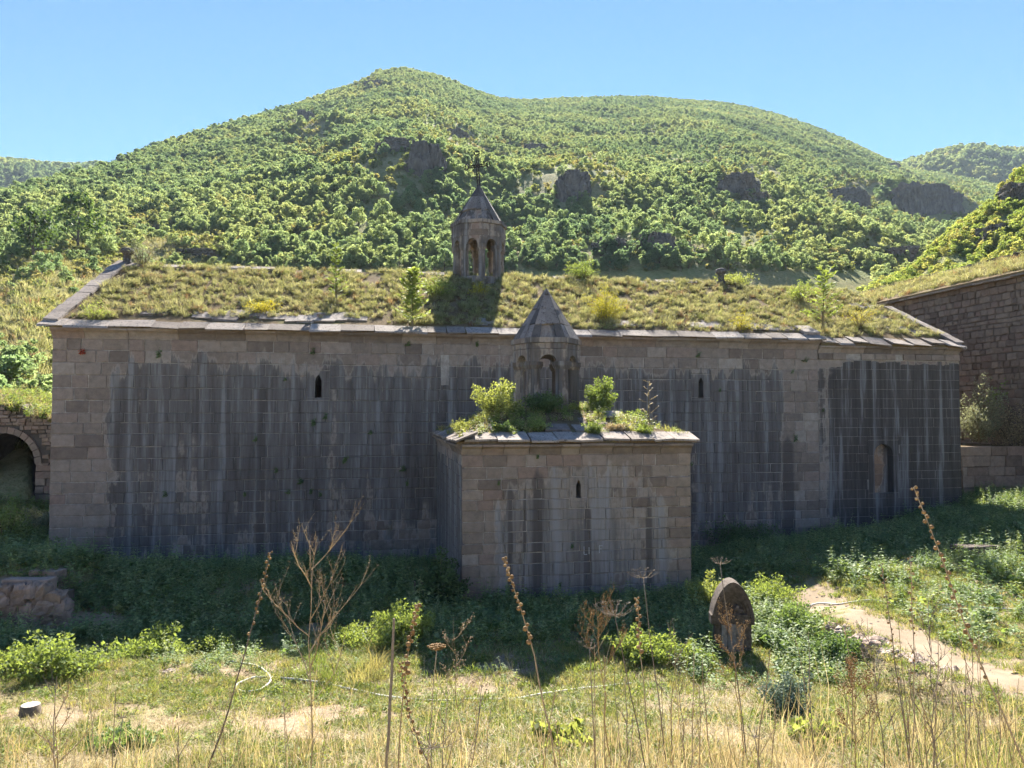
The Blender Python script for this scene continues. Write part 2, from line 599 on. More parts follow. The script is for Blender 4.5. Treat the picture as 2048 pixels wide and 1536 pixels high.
# near slope on the right, behind the long building
R2 = np.array([(1500, 720, 70), (1740, 590, 74), (1840, 548, 78), (1900, 478, 82), (1960, 436, 84), (2048, 352, 86), (2200, 250, 88), (2500, 130, 90), (2900, 80, 90)], float)
def slope_z(px, Y):
    YR = np.interp(px, R2[:, 0], R2[:, 2])
    zR = CAMZ + (825 - np.interp(px, R2[:, 0], R2[:, 1])) / F * YR
    t = (Y - 46) / (YR - 46)
    z0 = 2.5
    tt = np.where(t < 0.85, t, 0.85 + (t - 0.85) - (t - 0.85) ** 2 * 1.7)
    x = (px - 1024) / F * Y
    w = np.clip(4 * t * (1 - t), 0, 1)
    return z0 + (zR - z0) * tt / 0.962 + w * (3.5 * (fbm(x / 9, Y / 9, 71) - 0.5) + 1.2 * (fbm(x / 2.5, Y / 2.5, 75) - 0.5))
sp = np.linspace(1500, 2900, 110)
SPX, SY = np.meshgrid(sp, np.linspace(44, 118, 70))
struct(link_obj('right_slope', grid_mesh('right_slope', (SPX - 1024) / F * SY, SY, slope_z(SPX, SY), hill_material('slope_ground', 0.42))))

# far ridges
def far_material():
    t = NT('far_forest')
    P = t.pos()
    n = t.noise(P, 0.02, 6, 0.7)
    n2 = t.noise(P, 0.12, 4, 0.7)
    c = t.ramp(n, [(0.35, (0.07, 0.10, 0.035)), (0.65, (0.15, 0.17, 0.06))])
    return t.out(c, 0.95, t.math('ADD', n, n2), 1.0, 8.0, 0.05)
MAT_FAR = far_material()
for nm, tab, YF, seed in (('far_ridge_left', [(-1400, 300), (-500, 290), (-100, 325), (0, 338), (60, 343), (110, 352), (180, 345), (260, 360), (420, 420)], 640, 3),
                         ('far_ridge_right', [(1560, 440), (1750, 365), (1840, 336), (1900, 318), (1960, 309), (2048, 316), (2200, 345), (2600, 330), (3200, 360)], 700, 5)):
    tab = np.array(tab, float)
    fp = np.linspace(tab[0, 0], tab[-1, 0], 150)
    FP, FT = np.meshgrid(fp, np.linspace(0, 1, 36))
    FY = YF * (0.6 + 0.55 * FT)
    top = CAMZ + (825 - np.interp(FP, tab[:, 0], tab[:, 1])) / F * YF
    fx = (FP - 1024) / F * FY
    prof = np.sin(np.clip(FT / 0.727, 0, 1) * math.pi / 2) - np.clip(FT - 0.727, 0, 1) * 0.8
    FZ = top * prof + 6 * np.clip(1 - prof, 0, 1) * (fbm(fx / 60, FY / 60, seed) - 0.5) * 6 + 4 * (fbm(fx / 9, FY / 9, seed + 8) - 0.5)
    struct(link_obj(nm, grid_mesh(nm, fx, FY, FZ, MAT_FAR)))

# ------------------------------------------------------------------ tree and shrub models
MAT_BARK = plain_mat('bark', [(0.0, (0.10, 0.075, 0.055)), (1.0, (0.17, 0.135, 0.10))], 0.95, 18, 0.4)
MAT_TREE = leaf_mat('hill_leaves', [(0.0, (0.11, 0.165, 0.105)), (0.25, (0.165, 0.225, 0.125)), (0.5, (0.22, 0.27, 0.14)), (0.75, (0.27, 0.305, 0.15)), (0.9, (0.31, 0.325, 0.155)), (1.0, (0.35, 0.33, 0.165))], 0.7, spread=0.25, tcol=(1.45, 1.48, 1.02), patch=0.022)
MAT_SHRUB = leaf_mat('hill_scrub_leaves', [(0.0, (0.17, 0.22, 0.10)), (0.4, (0.23, 0.27, 0.125)), (0.75, (0.28, 0.29, 0.15)), (1.0, (0.34, 0.31, 0.19))], 0.62, spread=0.4)
def crown_mesh(name, mat, h, rx, z0, lobes, per, size, seed, aspect=0.75, core=0.55):
    rng = np.random.default_rng(seed)
    V = []
    for k in range(lobes):
        a = rng.uniform(0, 2 * math.pi)
        u = rng.uniform(0, 1)
        rr = rx * math.sqrt(rng.uniform(0.02, 0.8)) * (1 - 0.45 * u)
        c = np.array([rr * math.cos(a), rr * math.sin(a), z0 + (h - z0) * (0.12 + 0.78 * u)])
        lr = rx * rng.uniform(0.26, 0.46) * (1 - 0.25 * u)
        n = int(per * rng.uniform(0.7, 1.3))
        d = rand_dirs(n, rng)
        rad = lr * rng.uniform(core, 1.12, n) ** 0.6
        p = c + d * rad[:, None] * np.array([1, 1, 0.78])
        dirs = rand_dirs(n, rng) + d * 0.8 + np.array([0, 0, -0.15])
        V.append(leaf_quads(p, dirs, rand_dirs(n, rng), size * rng.uniform(0.6, 1.35, n), aspect))
    return quads_mesh(name, np.concatenate(V), mat)
def trunk_mesh(name, h, rx, z0, seed, r0=0.14, limbs=7):
    rng = random.Random(seed)
    b = MB()
    pts = [Vector((0, 0, -0.6))]
    for i in range(1, 6):
        pts.append(Vector((rng.uniform(-.12, .12) * i * 0.4, rng.uniform(-.12, .12) * i * 0.4, h * 0.75 * i / 5)))
    b.tube(pts, [r0 * (1.25 - 0.2 * i) for i in range(6)], 7)
    for k in range(limbs):
        s = pts[1 + k % 4]
        a = rng.uniform(0, 6.28)
        e = Vector((math.cos(a) * rx * 0.75, math.sin(a) * rx * 0.75, s.z + (h - s.z) * rng.uniform(0.3, 0.7)))
        m = s.lerp(e, 0.5) + Vector((0, 0, -0.06 * h))
        b.tube([s, m, e], [r0 * 0.5, r0 * 0.32, r0 * 0.12], 5)
    return b.mesh(name, MAT_BARK)
TREES = []
for i, (h, rx, z0, lobes, per, size) in enumerate(((5.2, 2.2, 1.0, 15, 95, 0.36), (6.2, 2.4, 1.4, 18, 95, 0.38), (4.4, 2.2, 0.5, 13, 95, 0.36), (5.6, 1.9, 1.2, 15, 90, 0.34), (3.6, 1.9, 0.3, 12, 90, 0.34), (6.6, 2.9, 1.7, 20, 95, 0.40))):
    TREES.append((crown_mesh('crown', MAT_TREE, h, rx, z0, lobes, int(per * 0.66), size * 1.12, 100 + i), trunk_mesh('trunk', h, rx, z0, 50 + i)))
SHRUBS = [crown_mesh('shrub', MAT_SHRUB, 1.3, 0.95, 0.0, 9, 34, 0.22, 200 + i, core=0.4) for i in range(4)]

# ------------------------------------------------------------------ rocks on the hill
def rock_material(name, cols, sc=1.0):
    t = NT(name)
    P = t.pos()
    n1 = t.noise(P, 0.35 * sc, 6, 0.65)
    n2 = t.noise(t.scalev(P, (1.0, 1.0, 0.35)), 1.2 * sc, 6, 0.7)
    c = t.ramp(n2, [(0.28, cols[0]), (0.5, cols[1]), (0.72, cols[2])])
    nz = t.n('SeparateXYZ', {0: t.n('NewGeometry').outputs['Normal']}).outputs[2]
    gr = t.smooth(t.math('ADD', nz, t.math('MULTIPLY', t.math('SUBTRACT', n1, 0.5), 0.9)), 0.62, 0.85)
    c = t.mix(gr, c, (0.16, 0.15, 0.055))
    return t.out(c, 0.95, t.math('ADD', n1, n2), 1.0, 0.5 / sc, 0.1)
MAT_CLIFF = rock_material('cliff_rock', ((0.075, 0.062, 0.053), (0.15, 0.125, 0.104), (0.25, 0.21, 0.172)))
def rock_mesh(name, sx, sy, sz, seed, mat, sub=36):
    us = np.linspace(0, 2 * math.pi, sub * 2 + 1)[:-1]
    vs = np.linspace(-0.35, math.pi / 2, sub)
    U, Vv = np.meshgrid(us, vs)
    cx = np.cos(U) * np.cos(Vv); cyy = np.sin(U) * np.cos(Vv); cz = np.sin(Vv)
    def bl(a):                                       # boxier than a ball
        return np.sign(a) * np.abs(a) ** 0.6
    n = fbm(cx * 2.2 + cz * 1.7 + 10 + seed, cyy * 2.2 - cz * 1.3 + 10, seed, 5)
    rg = np.abs(fbm(U * 2.2 + 5, Vv * 1.0 + seed, seed + 9, 4) - 0.5) * 2
    st = np.floor(fbm(cx * 1.6 + seed, cyy * 1.6 + cz * 2 + 4, seed + 3, 3) * 7) / 7
    r = 0.55 + 0.5 * n + 0.5 * st - 0.36 * rg
    X = bl(cx) * r * sx; Y = bl(cyy) * r * sy; Z = bl(cz) * r * sz
    ny, nx = X.shape
    co = np.stack([X, Y, Z], -1).reshape(-1, 3)
    idx = np.arange(ny * nx).reshape(ny, nx)
    nxt = np.roll(idx, -1, axis=1)
    f = np.stack([idx[:-1], nxt[:-1], nxt[1:], idx[1:]], -1).reshape(-1, 4)
    me = bpy.data.meshes.new(name)
    me.from_pydata(co.tolist(), [], f.tolist())
    me.materials.append(mat)
    me.update()
    return me
ROCKS = [
    (845, 350, 7, 6, 13, 'tall dark cliff buttress on the spur above and left of the belfry'),
    (790, 300, 9, 6, 5, 'broken dark crag at the head of the spur left of the belfry cross'),
    (1145, 395, 7, 6, 14, 'steep dark crag at the end of the bare spur right of the belfry'),
    (1075, 300, 9, 6, 5, 'small crag on top of the bare spur right of the belfry cross'),
    (1318, 500, 5.5, 5, 6.5, 'rounded dark crag low on the hill above the pyramid roofed lantern'),
    (1225, 500, 5, 5, 4, 'low weathered crag at the left foot of the rounded crag'),
    (1478, 378, 9, 7, 10, 'dark domed crag with a grassy top among the trees'),
    (1510, 400, 6, 6, 6, 'jagged small crag below the domed crag'),
    (1865, 415, 26, 12, 21, 'big dark cliff face below the saddle of the hill'),
    (1700, 400, 12, 8, 9, 'dark crag between the domed crag and the big cliff'),
    (1790, 510, 9, 6, 5, 'shadowed ledge of rock below the big cliff'),
    (745, 170, 10, 7, 6, 'grey rock patch just under the main summit'),
    (605, 240, 6, 6, 9, 'narrow rock rib on the left shoulder of the hill'),
    (905, 270, 8, 6, 5, 'small rock patch high between the summit and the belfry cross'),
    (1030, 240, 7, 5, 3.5, 'thin ledge of rock near the dip in the ridge'),
    (1790, 335, 12, 7, 7, 'rocky rib on the right end of the skyline'),
    (390, 510, 5.5, 4, 1.6, 'low bare grey rock bank behind the left end of the roof'),
    (325, 460, 3.5, 3, 1.6, 'small bare rock by the path of scree on the left hillside'),
    (110, 620, 2.6, 2, 1.0, 'flat grey rock in the scrub left of the gable'),
]
for i, (px, v, sx, sy, sz, lab) in enumerate(ROCKS):
    p = hill_point(px, v)
    z = float(hill_z(np.array([px + 0.0]), np.array([p.y]))[0])
    o = link_obj('rock_outcrop', rock_mesh('rock_outcrop', sx * 0.5, sy * 0.5, sz * 0.50, 300 + i * 7, MAT_CLIFF), None, (p.x, p.y + sy * 0.15, z - sz * 0.14), (0, 0, (i * 37 % 20 - 10) / 25))
    tag(o, lab, 'rock', 'crags on the wooded hill')
for i, (px, v, Y, sx, sy, sz, lab) in enumerate(((1995, 455, 75, 1.9, 1.6, 1.5, 'dark split rock standing out of the near slope above the long wall'), (2040, 400, 80, 1.8, 1.8, 1.9, 'dark rock at the edge of the frame, high on the near slope'), (1925, 470, 79, 1.3, 1.2, 0.8, 'low rock at the lower crest of the near slope'))):
    p = at(px, v, Y)
    z = float(slope_z(np.array([px + 0.0]), np.array([Y + 0.0]))[0])
    tag(link_obj('rock_outcrop', rock_mesh('rock_outcrop', sx, sy, sz, 700 + i * 5, MAT_CLIFF), None, (p.x, Y, z - sz * 0.2)), lab, 'rock', 'rocks on the near slope')

# ------------------------------------------------------------------ where trees grow
SCRUB = np.array([(800, 335, 105, 58), (1150, 365, 130, 55), (1290, 510, 110, 50), (1485, 380, 55, 45), (1880, 410, 110, 60), (1500, 490, 90, 32), (615, 270, 50, 45), (690, 320, 90, 30),
    (110, 600, 240, 150), (400, 500, 130, 40), (1700, 390, 60, 40), (1790, 505, 80, 30), (1380, 540, 80, 30), (900, 275, 50, 25), (730, 170, 45, 20), (280, 470, 90, 40)], float)
def scrubness(px, v):
    s = np.zeros(np.shape(px))
    for a, b, rx, ry in SCRUB:
        s = np.maximum(s, 1 - sstep(0.7, 1.2, np.hypot((px - a) / rx, (v - b) / ry)))
    return s
def sample_hill(n, pmin, pmax, ybias):
    px = RNG.uniform(pmin, pmax, n)
    YR = np.interp(px, RT[:, 0], RT[:, 2])
    Y0 = np.interp(px, BT[:, 0], BT[:, 1]) + 2
    Y = np.sqrt(RNG.uniform(0, 1, n) * ((YR * 1.03) ** 2 - Y0 ** 2) + Y0 ** 2) if ybias else Y0 + RNG.uniform(0, 1, n) * (YR * 1.02 - Y0)
    return px, Y
px, Y = sample_hill(90000, -260, 2300, True)
px2, Y2 = sample_hill(46000, -260, 2300, False)
px = np.concatenate([px, px2]); Y = np.concatenate([Y, Y2])
x = (px - 1024) / F * Y
z = hill_z(px, Y)
ppx, pv = project(x, Y, z)
dens = 0.16 + 0.5 * sstep(0.36, 0.60, fbm(x / 38, Y / 38, 91)) + 0.5 * sstep(0.42, 0.6, fbm(x / 13, Y / 13, 93)) + 0.4 * sstep(250, 380, Y)
dens = dens * (1 - np.where((pv > 470) & (px > 450), 0.55, 0.93) * scrubness(ppx, pv)) + np.where((pv > 500) & (px > 450), 0.3, 0.0)
dens = dens * np.where(pv > 560, 0.5, 1)
keep = RNG.uniform(0, 1, len(px)) < dens
keep &= ~((pv > 545) & (px > 250) & (px < 1760))                 # hidden behind the church
# thin out trees that would stand inside each other
order = np.argsort(Y)
grid = {}
for i in order:
    if not keep[i]:
        continue
    key = (int(x[i] // 1.25), int(Y[i] // 1.25))
    if key in grid:
        keep[i] = False
    grid[key] = 1
px, Y, x, z, ppx, pv = px[keep], Y[keep], x[keep], z[keep], ppx[keep], pv[keep]
scl = RNG.uniform(0.7, 1.25, len(px)) * (0.75 + 0.5 * fbm(x / 60, Y / 60, 95)) * (0.78 + 0.22 * sstep(60, 140, Y))
scl *= 0.40
var = RNG.integers(0, len(TREES), len(px))
inview = (ppx > -40) & (ppx < 2090) & (pv < 640)
size = np.where(inview, scl / Y, 0)
big = set(np.argsort(-size)[:300].tolist())
first = {}
for i in sorted(big):
    r = empty('hillside_tree', (x[i], Y[i], z[i] - 0.15), RNG.uniform(0, 6.28))
    s = float(scl[i])
    r.scale = (s, s, s)
    cm, tm = TREES[var[i]]
    link_obj('trunk', tm, r)
    co_ = link_obj('crown', cm, r)
    first.setdefault(int(var[i]), co_)
    tag(r, 'one of the leafy green trees covering the lower wooded hillside', 'tree', 'trees on the lower hillside')
rest = np.array([i for i in range(len(px)) if i not in big])
srcs = [first.get(k) or TREES[k][0] for k in range(len(TREES))]
scatter('hillside_woodland', 'dense green woodland covering the upper slopes of the hill', 'woodland', np.stack([x[rest], Y[rest], z[rest] - 0.3], -1), zrots(len(rest), 0.06), scl[rest], var[rest], srcs, 'crown')

# scrub between the trees
px, Y = sample_hill(22000, -200, 2250, True)
pxb, Yb = sample_hill(30000, -200, 2250, False)
px = np.concatenate([px, pxb]); Y = np.concatenate([Y, Yb])
x = (px - 1024) / F * Y
z = hill_z(px, Y)
ppx, pv = project(x, Y, z)
keep = RNG.uniform(0, 1, len(px)) < (0.30 + 0.55 * sstep(0.4, 0.6, fbm(x / 9, Y / 9, 97))) * np.where(px < 350, 0.45 + 0.55 * sstep(60, 120, Y), 1.0)
keep &= ~((pv > 545) & (px > 250) & (px < 1760))
px, Y, x, z = px[keep], Y[keep], x[keep], z[keep]
sc = RNG.uniform(0.3, 1.0, len(px)) * np.clip(Y / 100, 0.40, 1.3)
scatter('hillside_scrub', 'low olive scrub and grass tussocks between the hillside trees', 'scrub', np.stack([x, Y, z - 0.1], -1), zrots(len(px), 0.1), sc, RNG.integers(0, 4, len(px)), SHRUBS, 'bush')

# yellow green bushes on the near right slope
MAT_SLOPE = leaf_mat('slope_leaves', [(0.0, (0.20, 0.28, 0.10)), (0.4, (0.26, 0.33, 0.12)), (0.75, (0.31, 0.35, 0.14)), (1.0, (0.36, 0.35, 0.17))], 0.64, spread=0.4)
SLOPE_SRC = [crown_mesh('bush', MAT_SLOPE, 1.9, 1.2, 0.0, 11, 60, 0.20, 230 + i, core=0.4) for i in range(3)]
n = 6500
px = RNG.uniform(1560, 2350, n); Y = RNG.uniform(47, 88, n)
x = (px - 1024) / F * Y
z = slope_z(px, Y)
keep = RNG.uniform(0, 1, n) < 0.25 + 0.8 * sstep(0.38, 0.6, fbm(x / 6, Y / 6, 99))
scatter('slope_bushes', 'sunlit yellow green bushes and grass on the near slope', 'bushes', np.stack([x, Y, z - 0.1], -1)[keep], zrots(n, 0.1)[keep], RNG.uniform(0.2, 0.75, n)[keep], RNG.integers(0, 3, n)[keep], SLOPE_SRC, 'bush')

# trees on the far ridges
fpts, fs_ = [], []
for (tab, YF, a, b_, nn) in ((np.array([(-500, 290), (-100, 325), (0, 338), (60, 343), (110, 352), (180, 345), (260, 360)], float), 640, -120, 230, 2600), (np.array([(1750, 365), (1840, 336), (1900, 318), (1960, 309), (2048, 316), (2200, 345)], float), 700, 1800, 2150, 3600)):
    fp = RNG.uniform(a, b_, nn)
    ft = RNG.uniform(0.25, 0.76, nn)
    fy = YF * (0.6 + 0.55 * ft)
    top = CAMZ + (825 - np.interp(fp, tab[:, 0], tab[:, 1])) / F * YF
    prof = np.sin(np.clip(ft / 0.727, 0, 1) * math.pi / 2) - np.clip(ft - 0.727, 0, 1) * 0.8
    fx = (fp - 1024) / F * fy
    seed = 3 if YF == 640 else 5
    fz = top * prof + 6 * np.clip(1 - prof, 0, 1) * (fbm(fx / 60, fy / 60, seed) - 0.5) * 6 + 4 * (fbm(fx / 9, fy / 9, seed + 8) - 0.5)
    fpts.append(np.stack([fx, fy, fz - 0.5], -1))
    fs_.append(RNG.uniform(0.6, 1.1, nn))
fpts = np.concatenate(fpts); fs_ = np.concatenate(fs_)
scatter('far_woodland', 'hazy woodland on the far ridges beyond the hill', 'woodland', fpts, zrots(len(fpts), 0.05), fs_, RNG.integers(0, len(srcs), len(fpts)), [c if isinstance(c, bpy.types.Object) else list(first.values())[0] for c in srcs], 'crown')

# ------------------------------------------------------------------ masonry materials
def masonry_mat(name, root, ubias, zbias, ulen, zlen, warm=1.0, mortar=False, dark_amt=1.0, drip=1.0, dscale=1.0, streaks=(), tone=1.0):
    """weathered ashlar: brown stones, dark water stains running down, pale lime edges"""
    t = NT(name)
    P = t.pos(root)
    xyz = t.n('SeparateXYZ', {0: P})
    u, z = xyz.outputs[0], xyz.outputs[2]
    rnd = t.rnd()
    s1 = t.noise(t.scalev(P, (1.9, 1.9, 0.11)), 1.0, 5, 0.62, 0.35)
    s2 = t.noise(t.scalev(P, (4.2, 4.2, 0.22)), 1.0, 4, 0.6, 0.2)
    s3 = t.noise(t.scalev(P, (14.0, 14.0, 0.9)), 1.0, 4, 0.65)
    b1 = t.noise(P, 0.7, 5, 0.6)
    b2 = t.noise(P, 5.0, 6, 0.72)
    b3 = t.noise(P, 34.0, 5, 0.75)
    stone = t.ramp(rnd, [(0.0, (0.175, 0.138, 0.112)), (0.25, (0.230, 0.182, 0.147)), (0.5, (0.268, 0.218, 0.178)), (0.72, (0.310, 0.252, 0.205)), (0.88, (0.250, 0.182, 0.147)), (1.0, (0.345, 0.292, 0.242))])
    if mortar:
        stone = t.ramp(b2, [(0.3, (0.30, 0.26, 0.22)), (0.7, (0.45, 0.40, 0.345))])
    v = t.n('MapRange', {0: b2, 1: 0.28, 2: 0.72, 3: 0.72, 4: 1.28}).outputs[0]
    stone = t.n('VectorMath', {0: stone, 3: v}, operation='SCALE').outputs[0]
    stone = t.n('VectorMath', {0: stone, 1: (warm * tone, tone, tone / warm)}, operation='MULTIPLY').outputs[0]
    # amount of staining along the wall and with height; drips start at uneven heights
    zj = t.math('ADD', z, t.math('MULTIPLY', t.math('SUBTRACT', s1, 0.5), 3.4 * drip))
    zj = t.math('ADD', zj, t.math('MULTIPLY', t.math('SUBTRACT', rnd, 0.5), 0.35))
    zj = t.math('ADD', zj, t.math('MULTIPLY', t.math('SUBTRACT', b1, 0.5), 1.6 * drip))
    bu = t.ramp(t.math('DIVIDE', t.math('ADD', u, t.math('MULTIPLY', t.math('SUBTRACT', b1, 0.5), 0.9)), ulen), [(p / ulen, c) for p, c in ubias])
    bz = t.ramp(t.math('DIVIDE', zj, zlen), [(p / zlen, c) for p, c in zbias])
    m = t.math('ADD', t.math('MULTIPLY', s1, 0.60), t.math('MULTIPLY', s2, 0.40))
    m = t.math('ADD', m, t.math('ADD', 0.085, t.math('MULTIPLY', t.math('SUBTRACT', b1, 0.5), 0.55)))
    m = t.math('ADD', m, t.math('MULTIPLY', t.math('SUBTRACT', b2, 0.5), 0.16))
    m = t.math('ADD', m, t.math('MULTIPLY', t.math('SUBTRACT', rnd, 0.5), 0.07))
    m = t.math('ADD', m, t.math('SUBTRACT', bu, 0.5))
    m = t.math('ADD', m, t.math('SUBTRACT', bz, 0.5))
    dk = t.smooth(m, 0.46, 0.62)
    edge = t.math('MULTIPLY', t.smooth(m, 0.47, 0.515), t.math('SUBTRACT', 1.0, t.smooth(m, 0.515, 0.56)))
    dark = t.ramp(t.math('ADD', t.math('MULTIPLY', s2, 0.62), t.math('MULTIPLY', s3, 0.38)), [(0.36, (0.066, 0.059, 0.054)), (0.46, (0.115, 0.104, 0.096)), (0.56, (0.172, 0.158, 0.146)), (0.70, (0.315, 0.292, 0.27))])
    dark = t.mix(t.math('MULTIPLY', t.smooth(b3, 0.45, 0.75), 0.35), dark, (0.17, 0.165, 0.165))
    dark = t.n('VectorMath', {0: dark, 3: dscale}, operation='SCALE').outputs[0]
    lime = t.math('MULTIPLY', t.smooth(t.math('ADD', s2, t.math('MULTIPLY', s3, 0.4)), 0.72, 0.88), t.math('MULTIPLY', dk, 0.75))
    c = t.mix(t.math('MULTIPLY', dk, dark_amt * (0.45 if mortar else 0.92)), stone, dark)
    c = t.mix(t.math('MULTIPLY', lime, 0.85), c, (0.27, 0.265, 0.26))
    c = t.mix(t.math('MULTIPLY', edge, 0.42), c, (0.44, 0.39, 0.33))
    for su, sw, sz in streaks:                        # single dark runs of water
        du = t.math('ABSOLUTE', t.math('SUBTRACT', t.math('ADD', u, t.math('MULTIPLY', t.math('SUBTRACT', s2, 0.5), 0.35)), su))
        du = t.math('ADD', du, t.math('MULTIPLY', t.smooth(z, sz - 0.5, sz), sw))
        k = t.math('SUBTRACT', 1.0, t.smooth(du, sw * 0.45, sw * 1.1))
        c = t.mix(t.math('MULTIPLY', k, 0.8), c, (0.085, 0.074, 0.067))
    sp = t.smooth(t.noise(P, 9.0, 3, 0.7), 0.68, 0.74)
    c = t.mix(t.math('MULTIPLY', sp, 0.55), c, (0.05, 0.047, 0.042))
    ms = t.math('MULTIPLY', t.smooth(t.noise(t.scalev(P, (2.5, 2.5, 0.6)), 1.0, 5, 0.7), 0.60, 0.74), 0.35)
    c = t.mix(ms, c, (0.115, 0.115, 0.05))
    h = t.math('ADD', b3, t.math('MULTIPLY', b2, 1.6))
    return t.out(c, 0.92, h, 0.7, 0.02, 0.15)

def slab_mat(name, cols, lich=(0.06, 0.055, 0.05)):
    t = NT(name)
    P = t.pos()
    rnd = t.rnd()
    c = t.ramp(rnd, [(0.0, cols[0]), (0.5, cols[1]), (1.0, cols[2])])
    n1 = t.noise(P, 3.0, 6, 0.7)
    n2 = t.noise(P, 16.0, 6, 0.75)
    v = t.n('MapRange', {0: n1, 1: 0.3, 2: 0.7, 3: 0.75, 4: 1.2}).outputs[0]
    c = t.n('VectorMath', {0: c, 3: v}, operation='SCALE').outputs[0]
    c = t.mix(t.math('MULTIPLY', t.smooth(n2, 0.53, 0.62), 0.8), c, lich)
    c = t.mix(t.math('MULTIPLY', t.smooth(t.noise(P, 7.0, 5, 0.7), 0.62, 0.70), 0.6), c, (0.24, 0.19, 0.07))
    return t.out(c, 0.9, t.math('ADD', n1, n2), 0.6, 0.02, 0.15)
MAT_SLAB = slab_mat('roof_slab_stone', ((0.18, 0.145, 0.12), (0.27, 0.225, 0.19), (0.37, 0.315, 0.27)))
MAT_SPIRE = slab_mat('spire_stone', ((0.09, 0.08, 0.074), (0.17, 0.152, 0.138), (0.27, 0.235, 0.21)))
def soil_mat():
    t = NT('roof_soil')
    P = t.pos()
    n = t.noise(P, 2.0, 6, 0.7)
    n2 = t.noise(P, 22.0, 5, 0.75)
    c = t.ramp(n2, [(0.3, (0.085, 0.06, 0.035)), (0.55, (0.19, 0.135, 0.075)), (0.8, (0.30, 0.24, 0.15))])
    c = t.mix(t.math('MULTIPLY', t.smooth(n, 0.5, 0.65), 0.7), c, (0.17, 0.155, 0.06))
    return t.out(c, 0.95, t.math('ADD', n, n2), 0.8, 0.05, 0.05)
MAT_SOIL = soil_mat()

# ------------------------------------------------------------------ masonry geometry
def courses(ztop, zbot, hmin, hmax, rng):
    zs = [ztop]
    while zs[-1] > zbot:
        zs.append(zs[-1] - rng.uniform(hmin, hmax))
    return zs
def rects_of(u0, u1, zs, wmin, wmax, rng, openings=(), ends=0.0):
    out = []
    for a in range(len(zs) - 1):
        zt, zb = zs[a], zs[a + 1]
        cuts = [u0]
        while cuts[-1] < u1 - wmin:
            w = rng.uniform(wmin, wmax)
            if rng.random() < 0.15:
                w *= 1.5
            cuts.append(cuts[-1] + w)
        cuts[-1] = u1
        if len(cuts) > 2 and cuts[-1] - cuts[-2] < wmin * 0.6:
            cuts.pop(-2)
        for i in range(len(cuts) - 1):
            todo = [(cuts[i], cuts[i + 1], zb, zt)]
            for (ou0, ou1, oz0, oz1) in openings:
                nxt = []
                for (a0, a1, b0, b1) in todo:
                    if a1 <= ou0 or a0 >= ou1 or b1 <= oz0 or b0 >= oz1:
                        nxt.append((a0, a1, b0, b1))
                        continue
                    if a0 < ou0:
                        nxt.append((a0, ou0, b0, b1))
                    if a1 > ou1:
                        nxt.append((ou1, a1, b0, b1))
                    if b0 < oz0:
                        nxt.append((max(a0, ou0), min(a1, ou1), b0, oz0))
                    if b1 > oz1:
                        nxt.append((max(a0, ou0), min(a1, ou1), oz1, b1))
                todo = nxt
            out += [r for r in todo if r[1] - r[0] > 0.05 and r[3] - r[2] > 0.04]
    return out
def stone_geo(w, h, d, bev, jit, rng):
    """front face at y = 0 looking to -y; chamfered, corners a little uneven"""
    x, zz = w / 2, h / 2
    j = lambda: rng.uniform(-jit, jit)
    o = [(-x + j(), bev, -zz + j()), (x + j(), bev, -zz + j()), (x + j(), bev, zz + j()), (-x + j(), bev, zz + j())]
    i = [(o[0][0] + bev, j() * 0.5, o[0][2] + bev), (o[1][0] - bev, j() * 0.5, o[1][2] + bev), (o[2][0] - bev, j() * 0.5, o[2][2] - bev), (o[3][0] + bev, j() * 0.5, o[3][2] - bev)]
    b = [(p[0], d, p[2]) for p in o]
    v = o + i + b
    f = [(4, 5, 6, 7)]
    for k in range(4):
        n = (k + 1) % 4
        f.append((k, n, 4 + n, 4 + k))
        f.append((8 + k, 8 + n, n, k))
    return v, f
def lay_stones(parent, rects, origin, rotz, mat, limit=300, gap=0.012, depth=0.06, bev=0.012, jit=0.006, relief=0.012, seed=1, name='stone'):
    rng = random.Random(seed)
    rects = sorted(rects, key=lambda r: -(r[1] - r[0]) * (r[3] - r[2]))
    M0 = Matrix.Translation(Vector(origin)) @ Matrix.Rotation(rotz, 4, 'Z')
    rest = MB()
    for k, (a0, a1, b0, b1) in enumerate(rects):
        g = gap * rng.uniform(0.5, 1.4)
        v, f = stone_geo(max(a1 - a0 - g, 0.03), max(b1 - b0 - g, 0.03), depth, min(bev, (b1 - b0) * 0.2), jit, rng)
        M = M0 @ Matrix.Translation(((a0 + a1) / 2, -rng.uniform(0, relief), (b0 + b1) / 2))
        if k < limit:
            me = bpy.data.meshes.new(name)
            me.from_pydata(v, [], f)
            me.materials.append(mat)
            o = link_obj(name, me, parent)
            o.matrix_local = M
        else:
            rest.add([M @ Vector(p) for p in v], f)
    if rest.v:
        o = rest.build('small_stones', mat, parent)
        o['kind'] = 'stuff'
def arch_curve(r, zs, rise, n=9, pointed=False):
    xs, zz = [], []
    for i in range(n):
        a = math.pi * i / (n - 1)
        xx = -r * math.cos(a)
        s = math.sin(a)
        if pointed:
            s = 1 - abs(xx / r) ** 1.5
        xs.append(xx)
        zz.append(zs + rise * s)
    return xs, zz
def wall_with_holes(parent, name, mat, u0, u1, z0, z1, y0, y1, holes):
    b = MB()
    cur = u0
    for (a0, a1, b0, b1) in sorted(holes):
        b.box(cur, a0, y0, y1, z0, z1)
        b.box(a0, a1, y0 + 0.001, y1, z0, b0)
        b.box(a0, a1, y0 + 0.001, y1, b1, z1)
        cur = a1
    b.box(cur, u1, y0, y1, z0, z1)
    return b.build(name, mat, parent)
